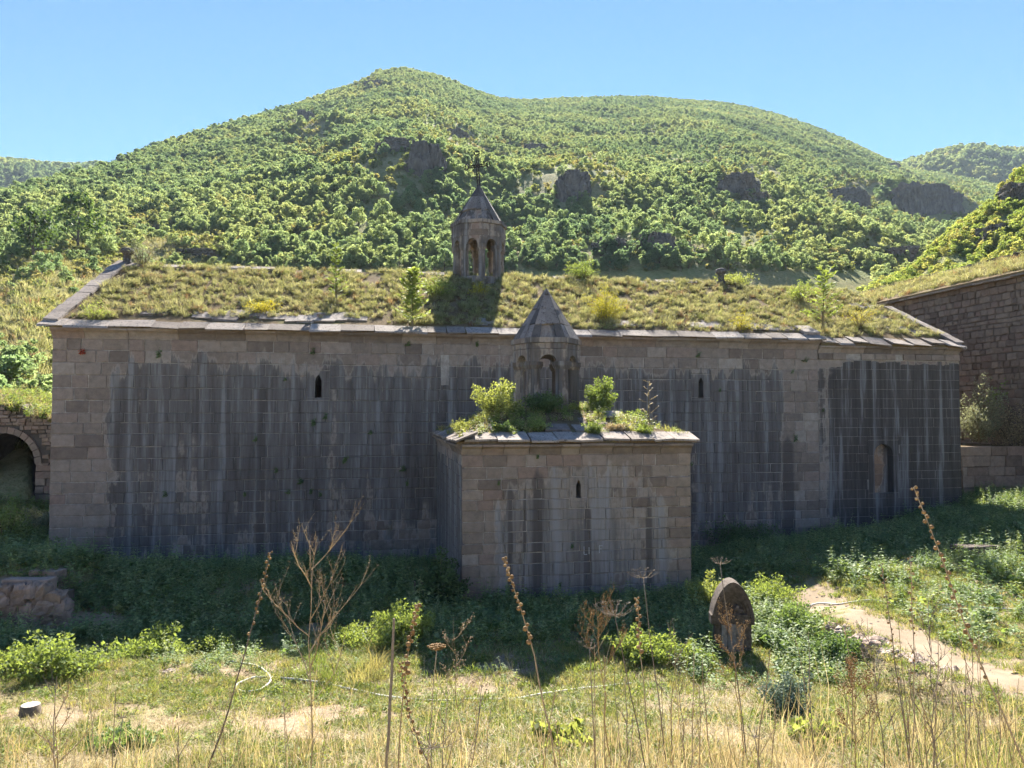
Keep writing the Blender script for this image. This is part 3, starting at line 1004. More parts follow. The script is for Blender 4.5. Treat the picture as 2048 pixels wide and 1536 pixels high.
def window_stones(parent, uc, z0, zs, hw, top, mat, y=0.0, out=0.32, depth=0.30, pointed=True):
    """two jamb stones and an arched head stone round a narrow window"""
    for s in (-1, 1):
        b = MB()
        xs = sorted((s * hw, s * (out - 0.006)))
        b.strips(xs, [z0 + 0.006] * 2, [zs - 0.003] * 2, -0.004, depth)
        b.build('window_jamb', mat, parent, loc=(uc, y, 0))
    b = MB()
    xs, lo = arch_curve(hw, zs, (top - zs) * 0.62, 9, pointed)
    xs = [-(out - 0.006), -hw - 0.001] + xs + [hw + 0.001, out - 0.006]
    lo = [zs + 0.003] * 2 + lo + [zs + 0.003] * 2
    b.strips(xs, lo, [top - 0.006] * len(xs), -0.006, depth)
    b.build('window_head', mat, parent, loc=(uc, y, 0))
    b = MB()
    b.strips([-out + 0.01, out - 0.01], [z0 - 0.07] * 2, [z0 - 0.004] * 2, -0.006, depth)
    b.build('window_sill', mat, parent, loc=(uc, y, 0))

# ------------------------------------------------------------------ the long church
EAVE = 6.33
church = tag(empty('church', E0, ROT), 'long stone church hall with water stained ashlar wall and overgrown gabled roof', 'church')
U1 = 22.73
MAT_CH = masonry_mat('church_ashlar', church,
    [(0, 0.10), (1.2, 0.16), (1.7, 0.58), (6, 0.60), (9.0, 0.54), (10.0, 0.60), (12.5, 0.64), (15, 0.58), (17, 0.54), (20.2, 0.60), (21.4, 0.54), (22.0, 0.12), (23, 0.1)],
    [(0, 0.34), (0.7, 0.42), (2.0, 0.50), (4.6, 0.53), (5.15, 0.47), (5.6, 0.24), (6.4, 0.12)], 24.0, 6.6, streaks=((10.68, 0.16, 4.8), (21.6, 0.25, 3.4), (5.5, 0.12, 5.0)))
MAT_CHM = masonry_mat('church_mortar', church,
    [(0, 0.10), (1.2, 0.16), (1.7, 0.56), (6, 0.56), (10.0, 0.52), (12.5, 0.60), (17, 0.46), (20.2, 0.56), (22.0, 0.12), (23, 0.1)],
    [(0, 0.34), (0.7, 0.42), (2.0, 0.48), (4.6, 0.51), (5.15, 0.45), (5.6, 0.24), (6.4, 0.12)], 24.0, 6.6, mortar=True)
rngc = random.Random(5)
WIN = [(7.04, 4.43, 4.90, 5.20, 0.095), (18.71, 4.47, 4.93, 5.2, 0.08)]
wholes = [(u - hw - 0.02, u + hw + 0.02, z0 - 0.01, zt - 0.05) for u, z0, zs, zt, hw in WIN]
wall_with_holes(church, 'wall', MAT_CHM, 0.02, U1 - 0.02, -0.8, EAVE - 0.12, 0.009, 0.9, wholes)
b = MB()
b.box(0.02, U1 - 0.02, 10.8, 11.66, -0.8, EAVE - 0.12)
b.build('rear_wall', MAT_CHM, church)
for uu in (0.0, U1 - 0.75):
    b = MB()
    b.strips([0.9, 5.84, 10.8], [-0.8] * 3, [EAVE + 0.15, 8.85, EAVE + 0.15], 0, 0.75)
    o = b.build('gable_wall', MAT_CHM, church, loc=(uu + 0.75, 0, 0), rot=(0, 0, math.pi / 2))
ops = [(u - 0.32, u + 0.32, z0 - 0.07, zt) for u, z0, zs, zt, hw in WIN] + [(10.56, 10.80, 4.81, 5.67)]
rects = rects_of(0, U1, courses(EAVE - 0.30, -0.35, 0.265, 0.36, rngc), 0.30, 0.74, rngc, ops)
lay_stones(church, rects, (0, 0, 0), 0, MAT_CH, 300, 0.012, 0.08, 0.015, 0.007, 0.022, 3)
for u, z0, zs, zt, hw in WIN:
    window_stones(church, u, z0, zs, hw, zt, MAT_CH)
b = MB()
xs, up = arch_curve(0.11, 5.50, 0.16, 9, True)
b.strips(xs, [4.82] * 9, up, 0.012, 0.06)
b.build('blocked_window', MAT_CH, church, loc=(10.68, 0, 0))
# moulded cornice stones under the eave
def cornice(parent, u0, u1, zt, h, proj, mat, seed, lo=0.7, hi=1.3, y=0.0, rotz=0.0, org=(0, 0, 0)):
    rg = random.Random(seed)
    cur = u0
    while cur < u1 - 0.2:
        L = min(rg.uniform(lo, hi), u1 - cur)
        if u1 - cur - L < 0.3:
            L = u1 - cur
        b = MB()
        j = rg.uniform(-0.012, 0.012)
        prof = [(0.05, -h), (-0.01, -h), (-0.03, -h * 0.75), (-proj * 0.45, -h * 0.42), (-proj + j, -h * 0.2), (-proj + j, 0), (0.05, 0)]
        n = len(prof)
        vs = [(0.006, p[0], p[1]) for p in prof] + [(L - 0.006, p[0], p[1]) for p in prof]
        fs = [tuple(range(n))[::-1], tuple(range(n, 2 * n))] + [(i, (i + 1) % n, n + (i + 1) % n, n + i) for i in range(n)]
        b.add(vs, fs)
        M = Matrix.Translation(Vector(org)) @ Matrix.Rotation(rotz, 4, 'Z') @ Matrix.Translation((cur, y, zt + rg.uniform(-0.008, 0.008)))
        o = b.build('cornice_stone', mat, parent)
        o.matrix_local = M
        cur += L
cornice(church, -0.02, U1, EAVE - 0.02, 0.28, 0.20, MAT_CH, 8)

# roof: two slopes with soil, stone slabs along the edges
WR, ZR = 5.84, 9.14
def roof_pt(u, s, lift=0.0):
    return Vector((u, -0.22 + (WR + 0.22) * s, EAVE + (ZR - EAVE) * s + lift))
def roof_body(parent, u0, u1, dz, mat):
    b = MB()
    b.strips([-0.16, WR, 2 * WR + 0.16], [EAVE - 0.02 + dz, ZR - 0.2 + dz, EAVE - 0.02 + dz], [EAVE + 0.06 + dz, ZR + dz, EAVE + 0.06 + dz], -u1, -u0)
    return b.build('roof', mat, parent, rot=(0, 0, math.pi / 2))
SLOPE = math.atan2(ZR - EAVE, WR + 0.22)
SLEN = math.hypot(ZR - EAVE, WR + 0.22)
def slab(parent, u, s, lu, ls, th, mat, rg, lift=0.0, dz=0.0, tilt=0.02, name='roof_slab'):
    b = MB()
    j = lambda a=0.02: rg.uniform(-a, a)
    vs = []
    for zz in (0, th):
        vs += [(-lu / 2 + j(), -ls / 2 + j(0.06), zz), (lu / 2 + j(), -ls / 2 + j(0.06), zz), (lu / 2 + j(), ls / 2 + j(), zz + j(0.008)), (-lu / 2 + j(), ls / 2 + j(), zz + j(0.008))]
    b.add(vs, [(0, 3, 2, 1), (4, 5, 6, 7), (0, 1, 5, 4), (1, 2, 6, 5), (2, 3, 7, 6), (3, 0, 4, 7)])
    o = b.build(name, mat, parent)
    p = roof_pt(u, s, lift + dz)
    o.matrix_local = Matrix.Translation(p) @ Matrix.Rotation(SLOPE, 4, 'X') @ Euler((rg.uniform(-tilt, tilt), rg.uniform(-tilt, tilt), rg.uniform(-0.03, 0.03))).to_matrix().to_4x4()
    return o
roof_body(church, -0.12, U1, 0.0, MAT_SOIL)
rgr = random.Random(21)
u = -0.3
while u < U1 - 0.1:
    L = min(rgr.uniform(0.55, 1.15), U1 + 0.12 - u)
    if not (8.35 < u + L / 2 < 9.0):
        slab(church, u + L / 2, 0.028 + rgr.uniform(-0.012, 0.008), L - 0.015, 0.52, 0.045, MAT_SLAB, rgr, 0.005 + rgr.uniform(0, 0.02))
    u += L
for i in range(26):                                   # second row showing through the turf
    uu = rgr.choice((rgr.uniform(1.2, 9.0), rgr.uniform(2.0, 8.0), rgr.uniform(11, 16), rgr.uniform(16, 22)))
    slab(church, uu, rgr.uniform(0.13, 0.20), rgr.uniform(0.5, 1.1), 0.5, 0.06, MAT_SLAB, rgr, 0.004 + 0.003 * (i % 5))
for i in range(10):                                   # coping of the near gable
    slab(church, -0.05 + rgr.uniform(-0.03, 0.03), 0.09 + i * 0.098, 0.40, SLEN * 0.098 + 0.02, 0.07, MAT_SLAB, rgr, 0.05 + 0.004 * (i % 3), name='gable_coping')
for i in range(1):
    slab(church, U1 - 0.15, 0.10 + i * 0.1, 0.55, SLEN * 0.1 + 0.02, 0.10, MAT_SLAB, rgr, 0.05 + 0.004 * (i % 3), name='gable_coping')
for i in (0, 1, 3, 4, 7, 9, 10, 15, 19, 20):          # ridge stones
    o = slab(church, 0.5 + i * 1.02, 0.985, 0.95, 0.35, 0.08, MAT_SLAB, rgr, -0.02 + rgr.uniform(-0.03, 0.02), name='ridge_stone')
for uu, lab in ((0.1, 'finial'), (U1 - 0.55, 'finial')):
    b = MB()
    prof = [(-0.25, 0.17), (0.02, 0.17), (0.06, 0.13), (0.30, 0.12), (0.33, 0.15), (0.37, 0.20), (0.44, 0.225), (0.51, 0.19), (0.55, 0.10), (0.56, 0.01)]
    b.tube([(0, 0, p[0]) for p in prof], [p[1] for p in prof], 14)
    b.build('finial', MAT_SPIRE, church, True, loc=(uu, WR, ZR + 0.05))

# ------------------------------------------------------------------ east chamber (lower, very dark wall)
ec = tag(empty('east_chamber', ch(U1, 0), ROT), 'almost black stained chamber with blocked arched doorway at the right church end', 'building')
EL = 5.17
MAT_EC = masonry_mat('chamber_ashlar', ec, [(0, 0.42), (0.45, 0.50), (0.9, 0.66), (2.2, 0.72), (4.6, 0.74), (5.2, 0.72)], [(0, 0.44), (0.8, 0.50), (5.45, 0.52), (5.62, 0.45), (5.72, 0.16), (6.3, 0.12)], 5.4, 6.6, drip=0.12, dscale=0.55)
MAT_ECM = masonry_mat('chamber_mortar', ec, [(0, 0.42), (0.9, 0.66), (5.2, 0.72)], [(0, 0.44), (5.45, 0.52), (5.72, 0.16), (6.3, 0.12)], 5.4, 6.6, mortar=True, drip=0.12)
DU, DW = 2.30, 0.34
wall_with_holes(ec, 'wall', MAT_ECM, 0.0, EL - 0.02, -0.6, EAVE - 0.42, 0.005, 0.9, [(DU - DW - 0.01, DU + DW + 0.01, 1.37, 2.99)])
b = MB()
b.box(EL - 0.8, EL - 0.02, 0.9, 11.6, -0.6, EAVE - 0.2)
b.box(0.0, EL - 0.02, 10.8, 11.62, -0.6, EAVE - 0.25)
b.build('side_wall', MAT_ECM, ec)
rects = rects_of(0.0, EL, courses(5.70, -0.1, 0.27, 0.34, rngc), 0.35, 0.85, rngc, [(DU - 0.55, DU + 0.55, 1.38, 3.10)])
lay_stones(ec, rects, (0, 0, 0), 0, MAT_EC, 300, 0.009, 0.06, 0.008, 0.004, 0.008, 4)
# upper course of pale blocks with two stones missing
MAT_PALE = masonry_mat('pale_ashlar', ec, [(0, 0.2), (5.2, 0.2)], [(0, 0.3), (6.3, 0.3)], 5.4, 6.6)
up_r = [(0.0, 0.5), (0.5, 0.98), (0.98, 1.03), (1.52, 2.02), (2.02, 2.42), (2.42, 2.78), (3.06, 3.5), (3.5, 4.1), (4.1, 4.6), (4.6, EL)]
lay_stones(ec, [(a, c, 5.71, 5.92) for a, c in up_r if c - a > 0.1], (0, -0.045, 0), 0, MAT_PALE, 300, 0.015, 0.2, 0.012, 0.006, 0.02, 6, 'pale_stone')
b = MB()
b.box(0.0, EL - 0.02, 0.22, 0.9, EAVE - 0.42, EAVE - 0.2)
b.build('core_masonry', MAT_SOIL, ec)
cornice(ec, 0.0, EL, EAVE - 0.17, 0.24, 0.16, MAT_CH, 18)
# blocked arched doorway
xs, lo = arch_curve(DW, 2.62, 0.35, 11)
b = MB()
b.strips([-0.55, -DW - 0.001] + xs + [DW + 0.001, 0.55], [2.60] * 2 + lo + [2.60] * 2, [3.09] * 15, -0.004, 0.30)
b.build('door_arch', MAT_EC, ec, loc=(DU, 0, 0))
for s in (-1, 1):
    b = MB()
    b.strips(sorted((s * DW, s * 0.545)), [1.385] * 2, [2.595] * 2, -0.003, 0.30)
    b.build('door_jamb', MAT_EC, ec, loc=(DU, 0, 0))
MAT_OCHRE = masonry_mat('ochre_blocking', ec, [(0, 0.40), (2.05, 0.36), (2.25, 0.46), (2.5, 0.62), (5.2, 0.6)], [(0, 0.46), (6, 0.46)], 5.4, 6.6, 1.2)
lay_stones(ec, rects_of(DU - DW, DU + DW, courses(3.0, 1.4, 0.3, 0.4, rngc), 0.3, 0.5, rngc), (0, 0.26, 0), 0, MAT_OCHRE, 50, 0.008, 0.1, 0.006, 0.003, 0.01, 9, 'blocking_stone')
b = MB()
b.box(DU - DW - 0.1, DU + DW + 0.1, 0.29, 0.8, 1.3, 3.05)
b.build('blocking', MAT_ECM, ec)
DZ2 = -0.16
roof_body(ec, 0.02, EL, DZ2, MAT_SOIL)
u = 0.0
while u < EL - 0.1:
    L = min(rgr.uniform(0.5, 0.8), EL + 0.12 - u)
    slab(ec, u + L / 2, 0.03 + rgr.uniform(-0.02, 0.02), L - 0.03, 0.6, 0.05, MAT_SLAB, rgr, 0.01 + rgr.uniform(0, 0.05), DZ2, tilt=0.09)
    u += L
for i in range(6):
    slab(ec, EL - 0.06, 0.07 + i * 0.1, 0.32, SLEN * 0.1 + 0.02, 0.08, MAT_SLAB, rgr, 0.05 + 0.004 * (i % 3), DZ2, name='gable_coping')
for i in range(7):
    slab(ec, rgr.uniform(2.5, 4.6), rgr.uniform(0.15, 0.75), rgr.uniform(0.4, 0.9), 0.4, 0.06, MAT_SLAB, rgr, 0.02, DZ2)

# ------------------------------------------------------------------ open lanterns (belfry and chapel lantern share the plan: columns, arches, drum, pyramid)
def rotunda(root, n, Rc, a0, zb, zcap, zspring, zpan, drum, reave, zeave, zapex, colw, rise, mat, mspire, seed, skip=(), recess=None, rows=(0, 0.30, 0.66, 1.0)):
    rg = random.Random(seed)
    ap = Rc * math.cos(math.pi / n)
    # columns with capitals
    for i in range(n):
        a = a0 + 2 * math.pi * i / n
        p = Vector((Rc * math.cos(a), Rc * math.sin(a), 0))
        c = MB()
        h = colw / 2
        ch_ = h * 0.35
        sec = [(-h, -h + ch_), (-h + ch_, -h), (h - ch_, -h), (h, -h + ch_), (h, h - ch_), (h - ch_, h), (-h + ch_, h), (-h, h - ch_)]
        lev = [(zb - 0.3, 1.08), (zb + 0.12, 1.08), (zb + 0.14, 0.96), (zcap, 0.92)]
        vs = [(x * s, y * s, z) for z, s in lev for x, y in sec]
        fs = [(k * 8 + q, k * 8 + (q + 1) % 8, (k + 1) * 8 + (q + 1) % 8, (k + 1) * 8 + q) for k in range(len(lev) - 1) for q in range(8)]
        fs += [tuple(range(8))[::-1], tuple(24 + q for q in range(8))]
        c.add(vs, fs)
        co = c.build('column', mat, root, loc=p, rot=(0, 0, a + math.pi / 2))
        k = MB()
        w = colw * 0.60
        k.v = [(sx * w * s, sy * w * s, z) for z, s in ((zcap + 0.002, 0.8), (zcap + (zspring - zcap) * 0.45, 1.0), (zspring - 0.002, 1.0)) for sx, sy in ((-1, -1), (1, -1), (1, 1), (-1, 1))]
        k.f = [(0, 3, 2, 1), (8, 9, 10, 11)] + [(l * 4 + q, l * 4 + (q + 1) % 4, l * 4 + 4 + (q + 1) % 4, l * 4 + 4 + q) for l in (0, 1) for q in range(4)]
        k.mi = [0] * len(k.f)
        k.build('capital', mat, co)
    for i in range(n):
        phi = a0 + 2 * math.pi * (i + 0.5) / n
        rz = phi + math.pi / 2
        cen = Vector((math.cos(phi), math.sin(phi), 0))
        do = colw * (0.66 if n == 8 else 0.48)                               # outer face beyond the column ring
        Lo = 2 * (ap + do) * math.tan(math.pi / n)
        # arch
        r = max((2 * Rc * math.sin(math.pi / n) - colw * 1.02) / 2, 0.08)
        xs, lo = arch_curve(r, zspring, rise, 11)
        xs = [-Lo / 2 + 0.004, -r - 0.001] + xs + [r + 0.001, Lo / 2 - 0.004]
        lo = [zspring] * 2 + lo + [zspring] * 2
        b = MB()
        b.strips(xs, lo, [zpan - 0.004] * len(xs), -do - 0.004 * (i % 3), colw * 0.45)
        b.build('arch_stone', mat, root, loc=cen * ap, rot=(0, 0, rz))
        # drum courses
        zp = zpan
        for ci, zt in enumerate(drum):
            last = ci == len(drum) - 1
            f = 0.5 + (0.17 if ci % 2 else -0.12) + rg.uniform(-0.08, 0.08)
            o2 = do + (0.045 if last else 0.0)
            L2 = 2 * (ap + o2) * math.tan(math.pi / n)
            segs = [(-L2 / 2, -L2 / 2 + L2 * f), (-L2 / 2 + L2 * f, L2 / 2)] if not last else [(-L2 / 2, L2 / 2)]
            for x0, x1 in segs:
                b = MB()
                y0 = -o2 - rg.uniform(0, 0.022)
                b.strips([x0 + 0.005, x1 - 0.005], [zp + 0.005] * 2, [zt - 0.004] * 2, y0, colw * 0.4)
                b.build('cornice_stone' if last else 'stone', mat, root, loc=cen * ap, rot=(0, 0, rz))
            zp = zt
    # pyramid: a core and stone slabs on each side
    core = MB()
    rc = reave * 0.93
    core.v = [(rc * math.cos(a0 + 2 * math.pi * i / n), rc * math.sin(a0 + 2 * math.pi * i / n), zeave - 0.01) for i in range(n)] + [(0, 0, zapex - 0.12)]
    core.f = [tuple(range(n))[::-1]] + [(i, (i + 1) % n, n) for i in range(n)]
    core.mi = [0] * (n + 1)
    core.build('roof_core', mat, root)
    apx = Vector((0, 0, zapex))
    for i in range(n):
        A = Vector((reave * math.cos(a0 + 2 * math.pi * i / n), reave * math.sin(a0 + 2 * math.pi * i / n), zeave))
        B = Vector((reave * math.cos(a0 + 2 * math.pi * (i + 1) / n), reave * math.sin(a0 + 2 * math.pi * (i + 1) / n), zeave))
        nr = (B - A).cross(apx - A).normalized()
        for k in range(len(rows) - 1):
            t0, t1 = rows[k], rows[k + 1] - 0.004
            cuts = [0, rg.uniform(0.25, 0.42), rg.uniform(0.58, 0.75), 1] if k == 0 else ([0, rg.uniform(0.35, 0.65), 1] if k < len(rows) - 2 else [0, 1])
            if recess == i and k == 0:
                cuts = [0, 0.27, 0.73, 1]
            for q in range(len(cuts) - 1):
                if (i, k, q) in skip or (i, k, -1) in skip:
                    continue
                if recess == i and k == 0 and q == 1:
                    nrm_off = -0.05
                else:
                    nrm_off = rg.uniform(0.0, 0.028)
                def P(s, tt):
                    return (A.lerp(B, s)).lerp(apx, tt)
                e = 0.004
                tj = t0 - (rg.uniform(-0.012, 0.02) if k else rg.uniform(-0.015, 0.025))
                o4 = [P(cuts[q] + e, tj + rg.uniform(-0.008, 0.008)), P(cuts[q + 1] - e, tj + rg.uniform(-0.008, 0.008)), P(cuts[q + 1] - e, t1), P(cuts[q] + e, t1)]
                b = MB()
                vs = [p + nr * nrm_off for p in o4] + [p + nr * (nrm_off - 0.055) for p in o4]
                b.add(vs, [(0, 1, 2, 3), (7, 6, 5, 4), (1, 0, 4, 5), (2, 1, 5, 6), (3, 2, 6, 7), (0, 3, 7, 4)])
                b.build('roof_slab', mat if (recess == i and k == 0 and q == 1) else mspire, root)

def lantern_mat(name, root):
    return masonry_mat(name, root, [(0, 0.48), (1, 0.52)], [(0, 0.46), (1, 0.48)], 30.0, 30.0, 1.02, dscale=0.8)
belfry = tag(empty('belfry', ch(12.45, WR), ROT), 'octagonal open stone belfry with pyramid roof and iron cross on the church ridge', 'belfry')
MAT_BEL = lantern_mat('belfry_stone', belfry)
rotunda(belfry, 8, 0.84, R(-90), 8.75, 9.95, 10.17, 10.47, (10.69, 10.93, 11.07), 0.96, 11.07, 12.62, 0.25, 0.20, MAT_BEL, MAT_SPIRE, 31, skip={(7, 0, -1), (0, 0, 1), (6, 0, -1)})
b = MB()
b.tube([(0, 0, 8.2), (0, 0, 8.98)], 1.02, 8)
b.build('plinth', MAT_BEL, belfry)
MAT_IRON = plain_mat('rusty_iron', [(0.0, (0.025, 0.02, 0.018)), (1.0, (0.04, 0.03, 0.025))], 0.7, 40, 0.3)
def iron_cross(parent):
    b = MB()
    for s in (-1, 1):
        b.tube([(s * 0.045, 0, 12.45), (s * 0.035, 0, 13.72)], 0.026, 5)
        b.tube([(-0.36, 0, 13.32 + s * 0.035), (0.36, 0, 13.32 + s * 0.035)], 0.024, 5)
    for cx, cz in ((-0.36, 13.32), (0.36, 13.32), (0, 13.74)):
        for s in (-1, 1):
            dx, dz = (0, s) if cx else (s, 0)
            ox, oz = (math.copysign(1, cx), 0) if cx else (0, 1)
            pts = [(cx + dx * r * math.sin(a) * 0.09 + ox * (1 - math.cos(a)) * 0.07 * r, 0, cz + dz * r * math.sin(a) * 0.09 + oz * (1 - math.cos(a)) * 0.07 * r) for a, r in ((0, 1), (0.6, 1), (1.2, 1.1), (1.9, 1.2), (2.6, 1.0), (3.0, .8))]
            b.tube(pts, 0.026, 5)
    for k in range(5):
        z = 12.75 + k * 0.17
        b.tube([(-0.04, 0, z), (0.04, 0, z + 0.06)], 0.008, 4)
    for k in range(6):
        xx = -0.30 + k * 0.11
        b.tube([(xx, 0, 13.285), (xx + 0.06, 0, 13.355)], 0.008, 4)
    b.v = [(x_, y_, z_ - 12.5) for x_, y_, z_ in b.v]
    o = b.build('iron_cross', MAT_IRON, parent, loc=(0, 0, 12.5), rot=(R(2), R(-3), R(-24)))
    return o
iron_cross(belfry)

# ------------------------------------------------------------------ side chapel in front, with its lantern
chap = tag(empty('side_chapel', ch(10.46, -6.62), ROT), 'small square stone chapel projecting in front of the long church wall', 'chapel')
CWD, CDP, CE = 5.07, 6.62, 3.34
MAT_CP = masonry_mat('chapel_ashlar', chap, [(0, 0.20), (0.65, 0.26), (0.95, 0.50), (1.7, 0.58), (2.3, 0.54), (2.9, 0.58), (3.4, 0.54), (4.2, 0.46), (4.6, 0.3), (5.1, 0.24)], [(0, 0.46), (1.4, 0.50), (2.4, 0.48), (2.75, 0.34), (3.0, 0.18), (3.4, 0.12)], 5.3, 3.6, dscale=1.7, streaks=((1.60, 0.15, 2.95), (2.72, 0.12, 2.25), (1.02, 0.06, 2.7), (1.33, 0.05, 2.7), (4.1, 0.10, 2.4)))
MAT_CPM = masonry_mat('chapel_mortar', chap, [(0, 0.20), (0.9, 0.44), (1.7, 0.54), (3.4, 0.44), (5.1, 0.24)], [(0, 0.46), (2.4, 0.46), (3.0, 0.18), (3.4, 0.12)], 5.3, 3.6, mortar=True)
CW_U, CW_Z0, CW_ZS, CW_ZT, CW_H = 2.52, 2.17, 2.43, 2.62, 0.055
wall_with_holes(chap, 'wall', MAT_CPM, 0.02, CWD - 0.02, -0.6, CE - 0.08, 0.008, 0.6, [(CW_U - CW_H - 0.01, CW_U + CW_H + 0.01, CW_Z0 - 0.01, CW_ZT - 0.04)])
b = MB()
b.box(0.014, 0.6, 0.6, CDP, -0.6, CE - 0.08)
b.box(CWD - 0.6, CWD - 0.014, 0.6, CDP, -0.6, CE - 0.08)
b.build('side_wall', MAT_CPM, chap)
rects = rects_of(0, CWD, courses(CE - 0.24, 0.02, 0.205, 0.265, rngc), 0.28, 0.56, rngc, [(CW_U - 0.2, CW_U + 0.2, CW_Z0 - 0.06, CW_ZT)])
lay_stones(chap, rects, (0, 0, 0), 0, MAT_CP, 300, 0.011, 0.08, 0.013, 0.007, 0.022, 12)
window_stones(chap, CW_U, CW_Z0, CW_ZS, CW_H, CW_ZT, MAT_CP, 0.0, 0.2)
MAT_CPS = masonry_mat('chapel_side_ashlar', chap, [(-1, 0.6), (5.1, 0.6)], [(0, 0.5), (2.6, 0.52), (3.0, 0.3), (3.4, 0.12)], 5.3, 3.6)
lay_stones(chap, rects_of(0, CDP, courses(CE - 0.24, -0.1, 0.205, 0.265, rngc), 0.3, 0.6, rngc), (0, CDP, 0), R(-90), MAT_CPS, 110, 0.010, 0.06, 0.009, 0.005, 0.014, 13, 'side_stone')
lay_stones(chap, rects_of(0, CDP, courses(CE - 0.24, -0.1, 0.205, 0.265, rngc), 0.3, 0.6, rngc), (CWD, 0, 0), R(90), MAT_CPS, 0, 0.010, 0.06, 0.009, 0.005, 0.014, 14)
lay_stones(chap, [(a, a + 0.66, -0.4, -0.005) for a in [-0.1 + 0.66 * i for i in range(8)]], (0, -0.11, 0), 0, plain_mat('plinth_stone', [(0.0, (0.20, 0.13, 0.115)), (1.0, (0.27, 0.185, 0.16))], 0.9, 9), 20, 0.02, 0.2, 0.02, 0.015, 0.03, 15, 'plinth_stone')
cornice(chap, -0.02, CWD + 0.02, CE - 0.01, 0.23, 0.15, MAT_CP, 28, 0.4, 0.75)
cornice(chap, 0.0, CDP, CE - 0.01, 0.23, 0.15, MAT_CP, 29, 0.5, 0.8, 0.0, R(-90), (0, CDP, 0))
OV = 0.11
CZ = 4.06
b = MB()
ce = [(-OV, -OV), (CWD + OV, -OV), (CWD + OV, CDP - 0.02), (-OV, CDP - 0.02)]
cc = [(1.55, 2.3), (3.55, 2.3), (3.55, 4.3), (1.55, 4.3)]
b.v = [(x, y, CE) for x, y in ce] + [(x, y, CE + 0.05) for x, y in ce] + [(x, y, CZ) for x, y in cc]
b.f = [(0, 3, 2, 1), (8, 9, 10, 11)] + [(i, (i + 1) % 4, 4 + (i + 1) % 4, 4 + i) for i in range(4)] + [(4 + i, 4 + (i + 1) % 4, 8 + (i + 1) % 4, 8 + i) for i in range(4)]
b.mi = [0] * len(b.f)
b.build('roof', MAT_SOIL, chap)
def chap_roof_z(x, y):
    x = np.asarray(x, float); y = np.asarray(y, float)
    f = np.minimum.reduce([(y + OV) / (2.3 + OV), (x + OV) / (1.55 + OV), (CWD + OV - x) / (1.52 + OV), (CDP - y) / (CDP - 4.3), np.ones_like(x)])
    return CE + 0.05 + (CZ - CE - 0.05) * np.clip(f, 0, 1)
def hip_slab(x0, x1, y0, y1, side):
    """slab lying on the hip roof, fitted to its surface"""
    rg = rgr
    j = lambda a=0.015: rg.uniform(-a, a)
    pts = [(x0 + j(), y0 + j(0.06)), (x1 + j(), y0 + j(0.06)), (x1 + j(), y1), (x0 + j(), y1)] if side == 'f' else [(x0 + j(0.03), y0 + j()), (x1, y0 + j()), (x1, y1 + j()), (x0 + j(0.03), y1 + j())]
    l = rg.uniform(0.0, 0.035)
    # a plane through the slope, so that slabs stay flat
    def zz(x, y):
        return CE + 0.05 + (CZ - CE - 0.05) * ((y + OV) / (2.3 + OV) if side == 'f' else (x + OV) / (1.55 + OV)) + l
    b = MB()
    vs = [(x, y, zz(x, y) - 0.01) for x, y in pts] + [(x, y, zz(x, y) + 0.034) for x, y in pts]
    b.add(vs, [(0, 3, 2, 1), (4, 5, 6, 7), (0, 1, 5, 4), (1, 2, 6, 5), (2, 3, 7, 6), (3, 0, 4, 7)])
    b.build('roof_slab', MAT_SLAB, chap)
xx = 0.05
while xx < CWD - 0.1:
    L = rgr.uniform(0.42, 0.72)
    hip_slab(xx, min(xx + L - 0.02, CWD + 0.13), -OV - 0.06, 0.36, 'f')
    xx += L
for x0, x1, y0 in ((0.7, 1.2, 0.5), (1.9, 2.5, 0.5), (2.6, 3.3, 0.48), (3.6, 4.1, 0.5), (2.9, 3.5, 1.05), (3.5, 4.1, 1.5)):
    hip_slab(x0, x1, y0, y0 + 0.5, 'f')
yy = -0.22
while yy < CDP - 0.5:
    L = rgr.uniform(0.5, 0.8)
    hip_slab(-OV - 0.06, 0.3, yy, yy + L - 0.02, 's')
    yy += L
lan = tag(empty('chapel_lantern', ch(10.46 + 2.55, -6.62 + 3.3), ROT), 'six columned stone lantern with grey slab pyramid roof on the side chapel', 'lantern')
MAT_LAN = lantern_mat('lantern_stone', lan)
rotunda(lan, 6, 0.70, R(-129), 4.0, 5.09, 5.28, 5.60, (5.74, 5.88), 0.87, 5.86, 7.22, 0.29, 0.17, MAT_LAN, MAT_SPIRE, 37, recess=0, rows=(0, 0.27, 0.58, 0.86, 1.0))
b = MB()
b.tube([(0, 0, 3.7), (0, 0, 4.05)], 0.98, 6)
b.build('base', MAT_LAN, lan)

# ------------------------------------------------------------------ long rubble building on the right
lb = tag(empty('long_building', ch(32.0, 16.0), ROT - math.pi / 2), 'long building of rough rubble stone with grassy roof at the right edge', 'building')
MAT_RUB = masonry_mat('rubble_stone', lb, [(0, 0.30), (30, 0.34)], [(0, 0.42), (6, 0.40), (9.2, 0.34)], 40.0, 10.0, 1.07, dark_amt=0.75, dscale=0.85, tone=0.72)
MAT_RUBM = plain_mat('rubble_mortar', [(0.0, (0.10, 0.08, 0.065)), (1.0, (0.12, 0.095, 0.075))], 0.95, 6)
b = MB()
b.box(0.0, 20.0, 0.05, 0.9, -0.5, 9.0)
b.box(0.0, 0.8, 0.9, 6.0, -0.5, 9.2)
b.build('wall', MAT_RUBM, lb)
rr = rects_of(7.0, 15.6, courses(9.0, 5.3, 0.17, 0.30, rngc), 0.18, 0.48, rngc)
rr2 = rects_of(0.0, 7.0, courses(9.0, 6.5, 0.17, 0.30, rngc), 0.3, 0.6, rngc) + rects_of(15.6, 20.0, courses(9.0, 0.0, 0.2, 0.34, rngc), 0.3, 0.6, rngc) + rects_of(7.0, 15.6, courses(5.3, 1.5, 0.2, 0.34, rngc), 0.3, 0.6, rngc)
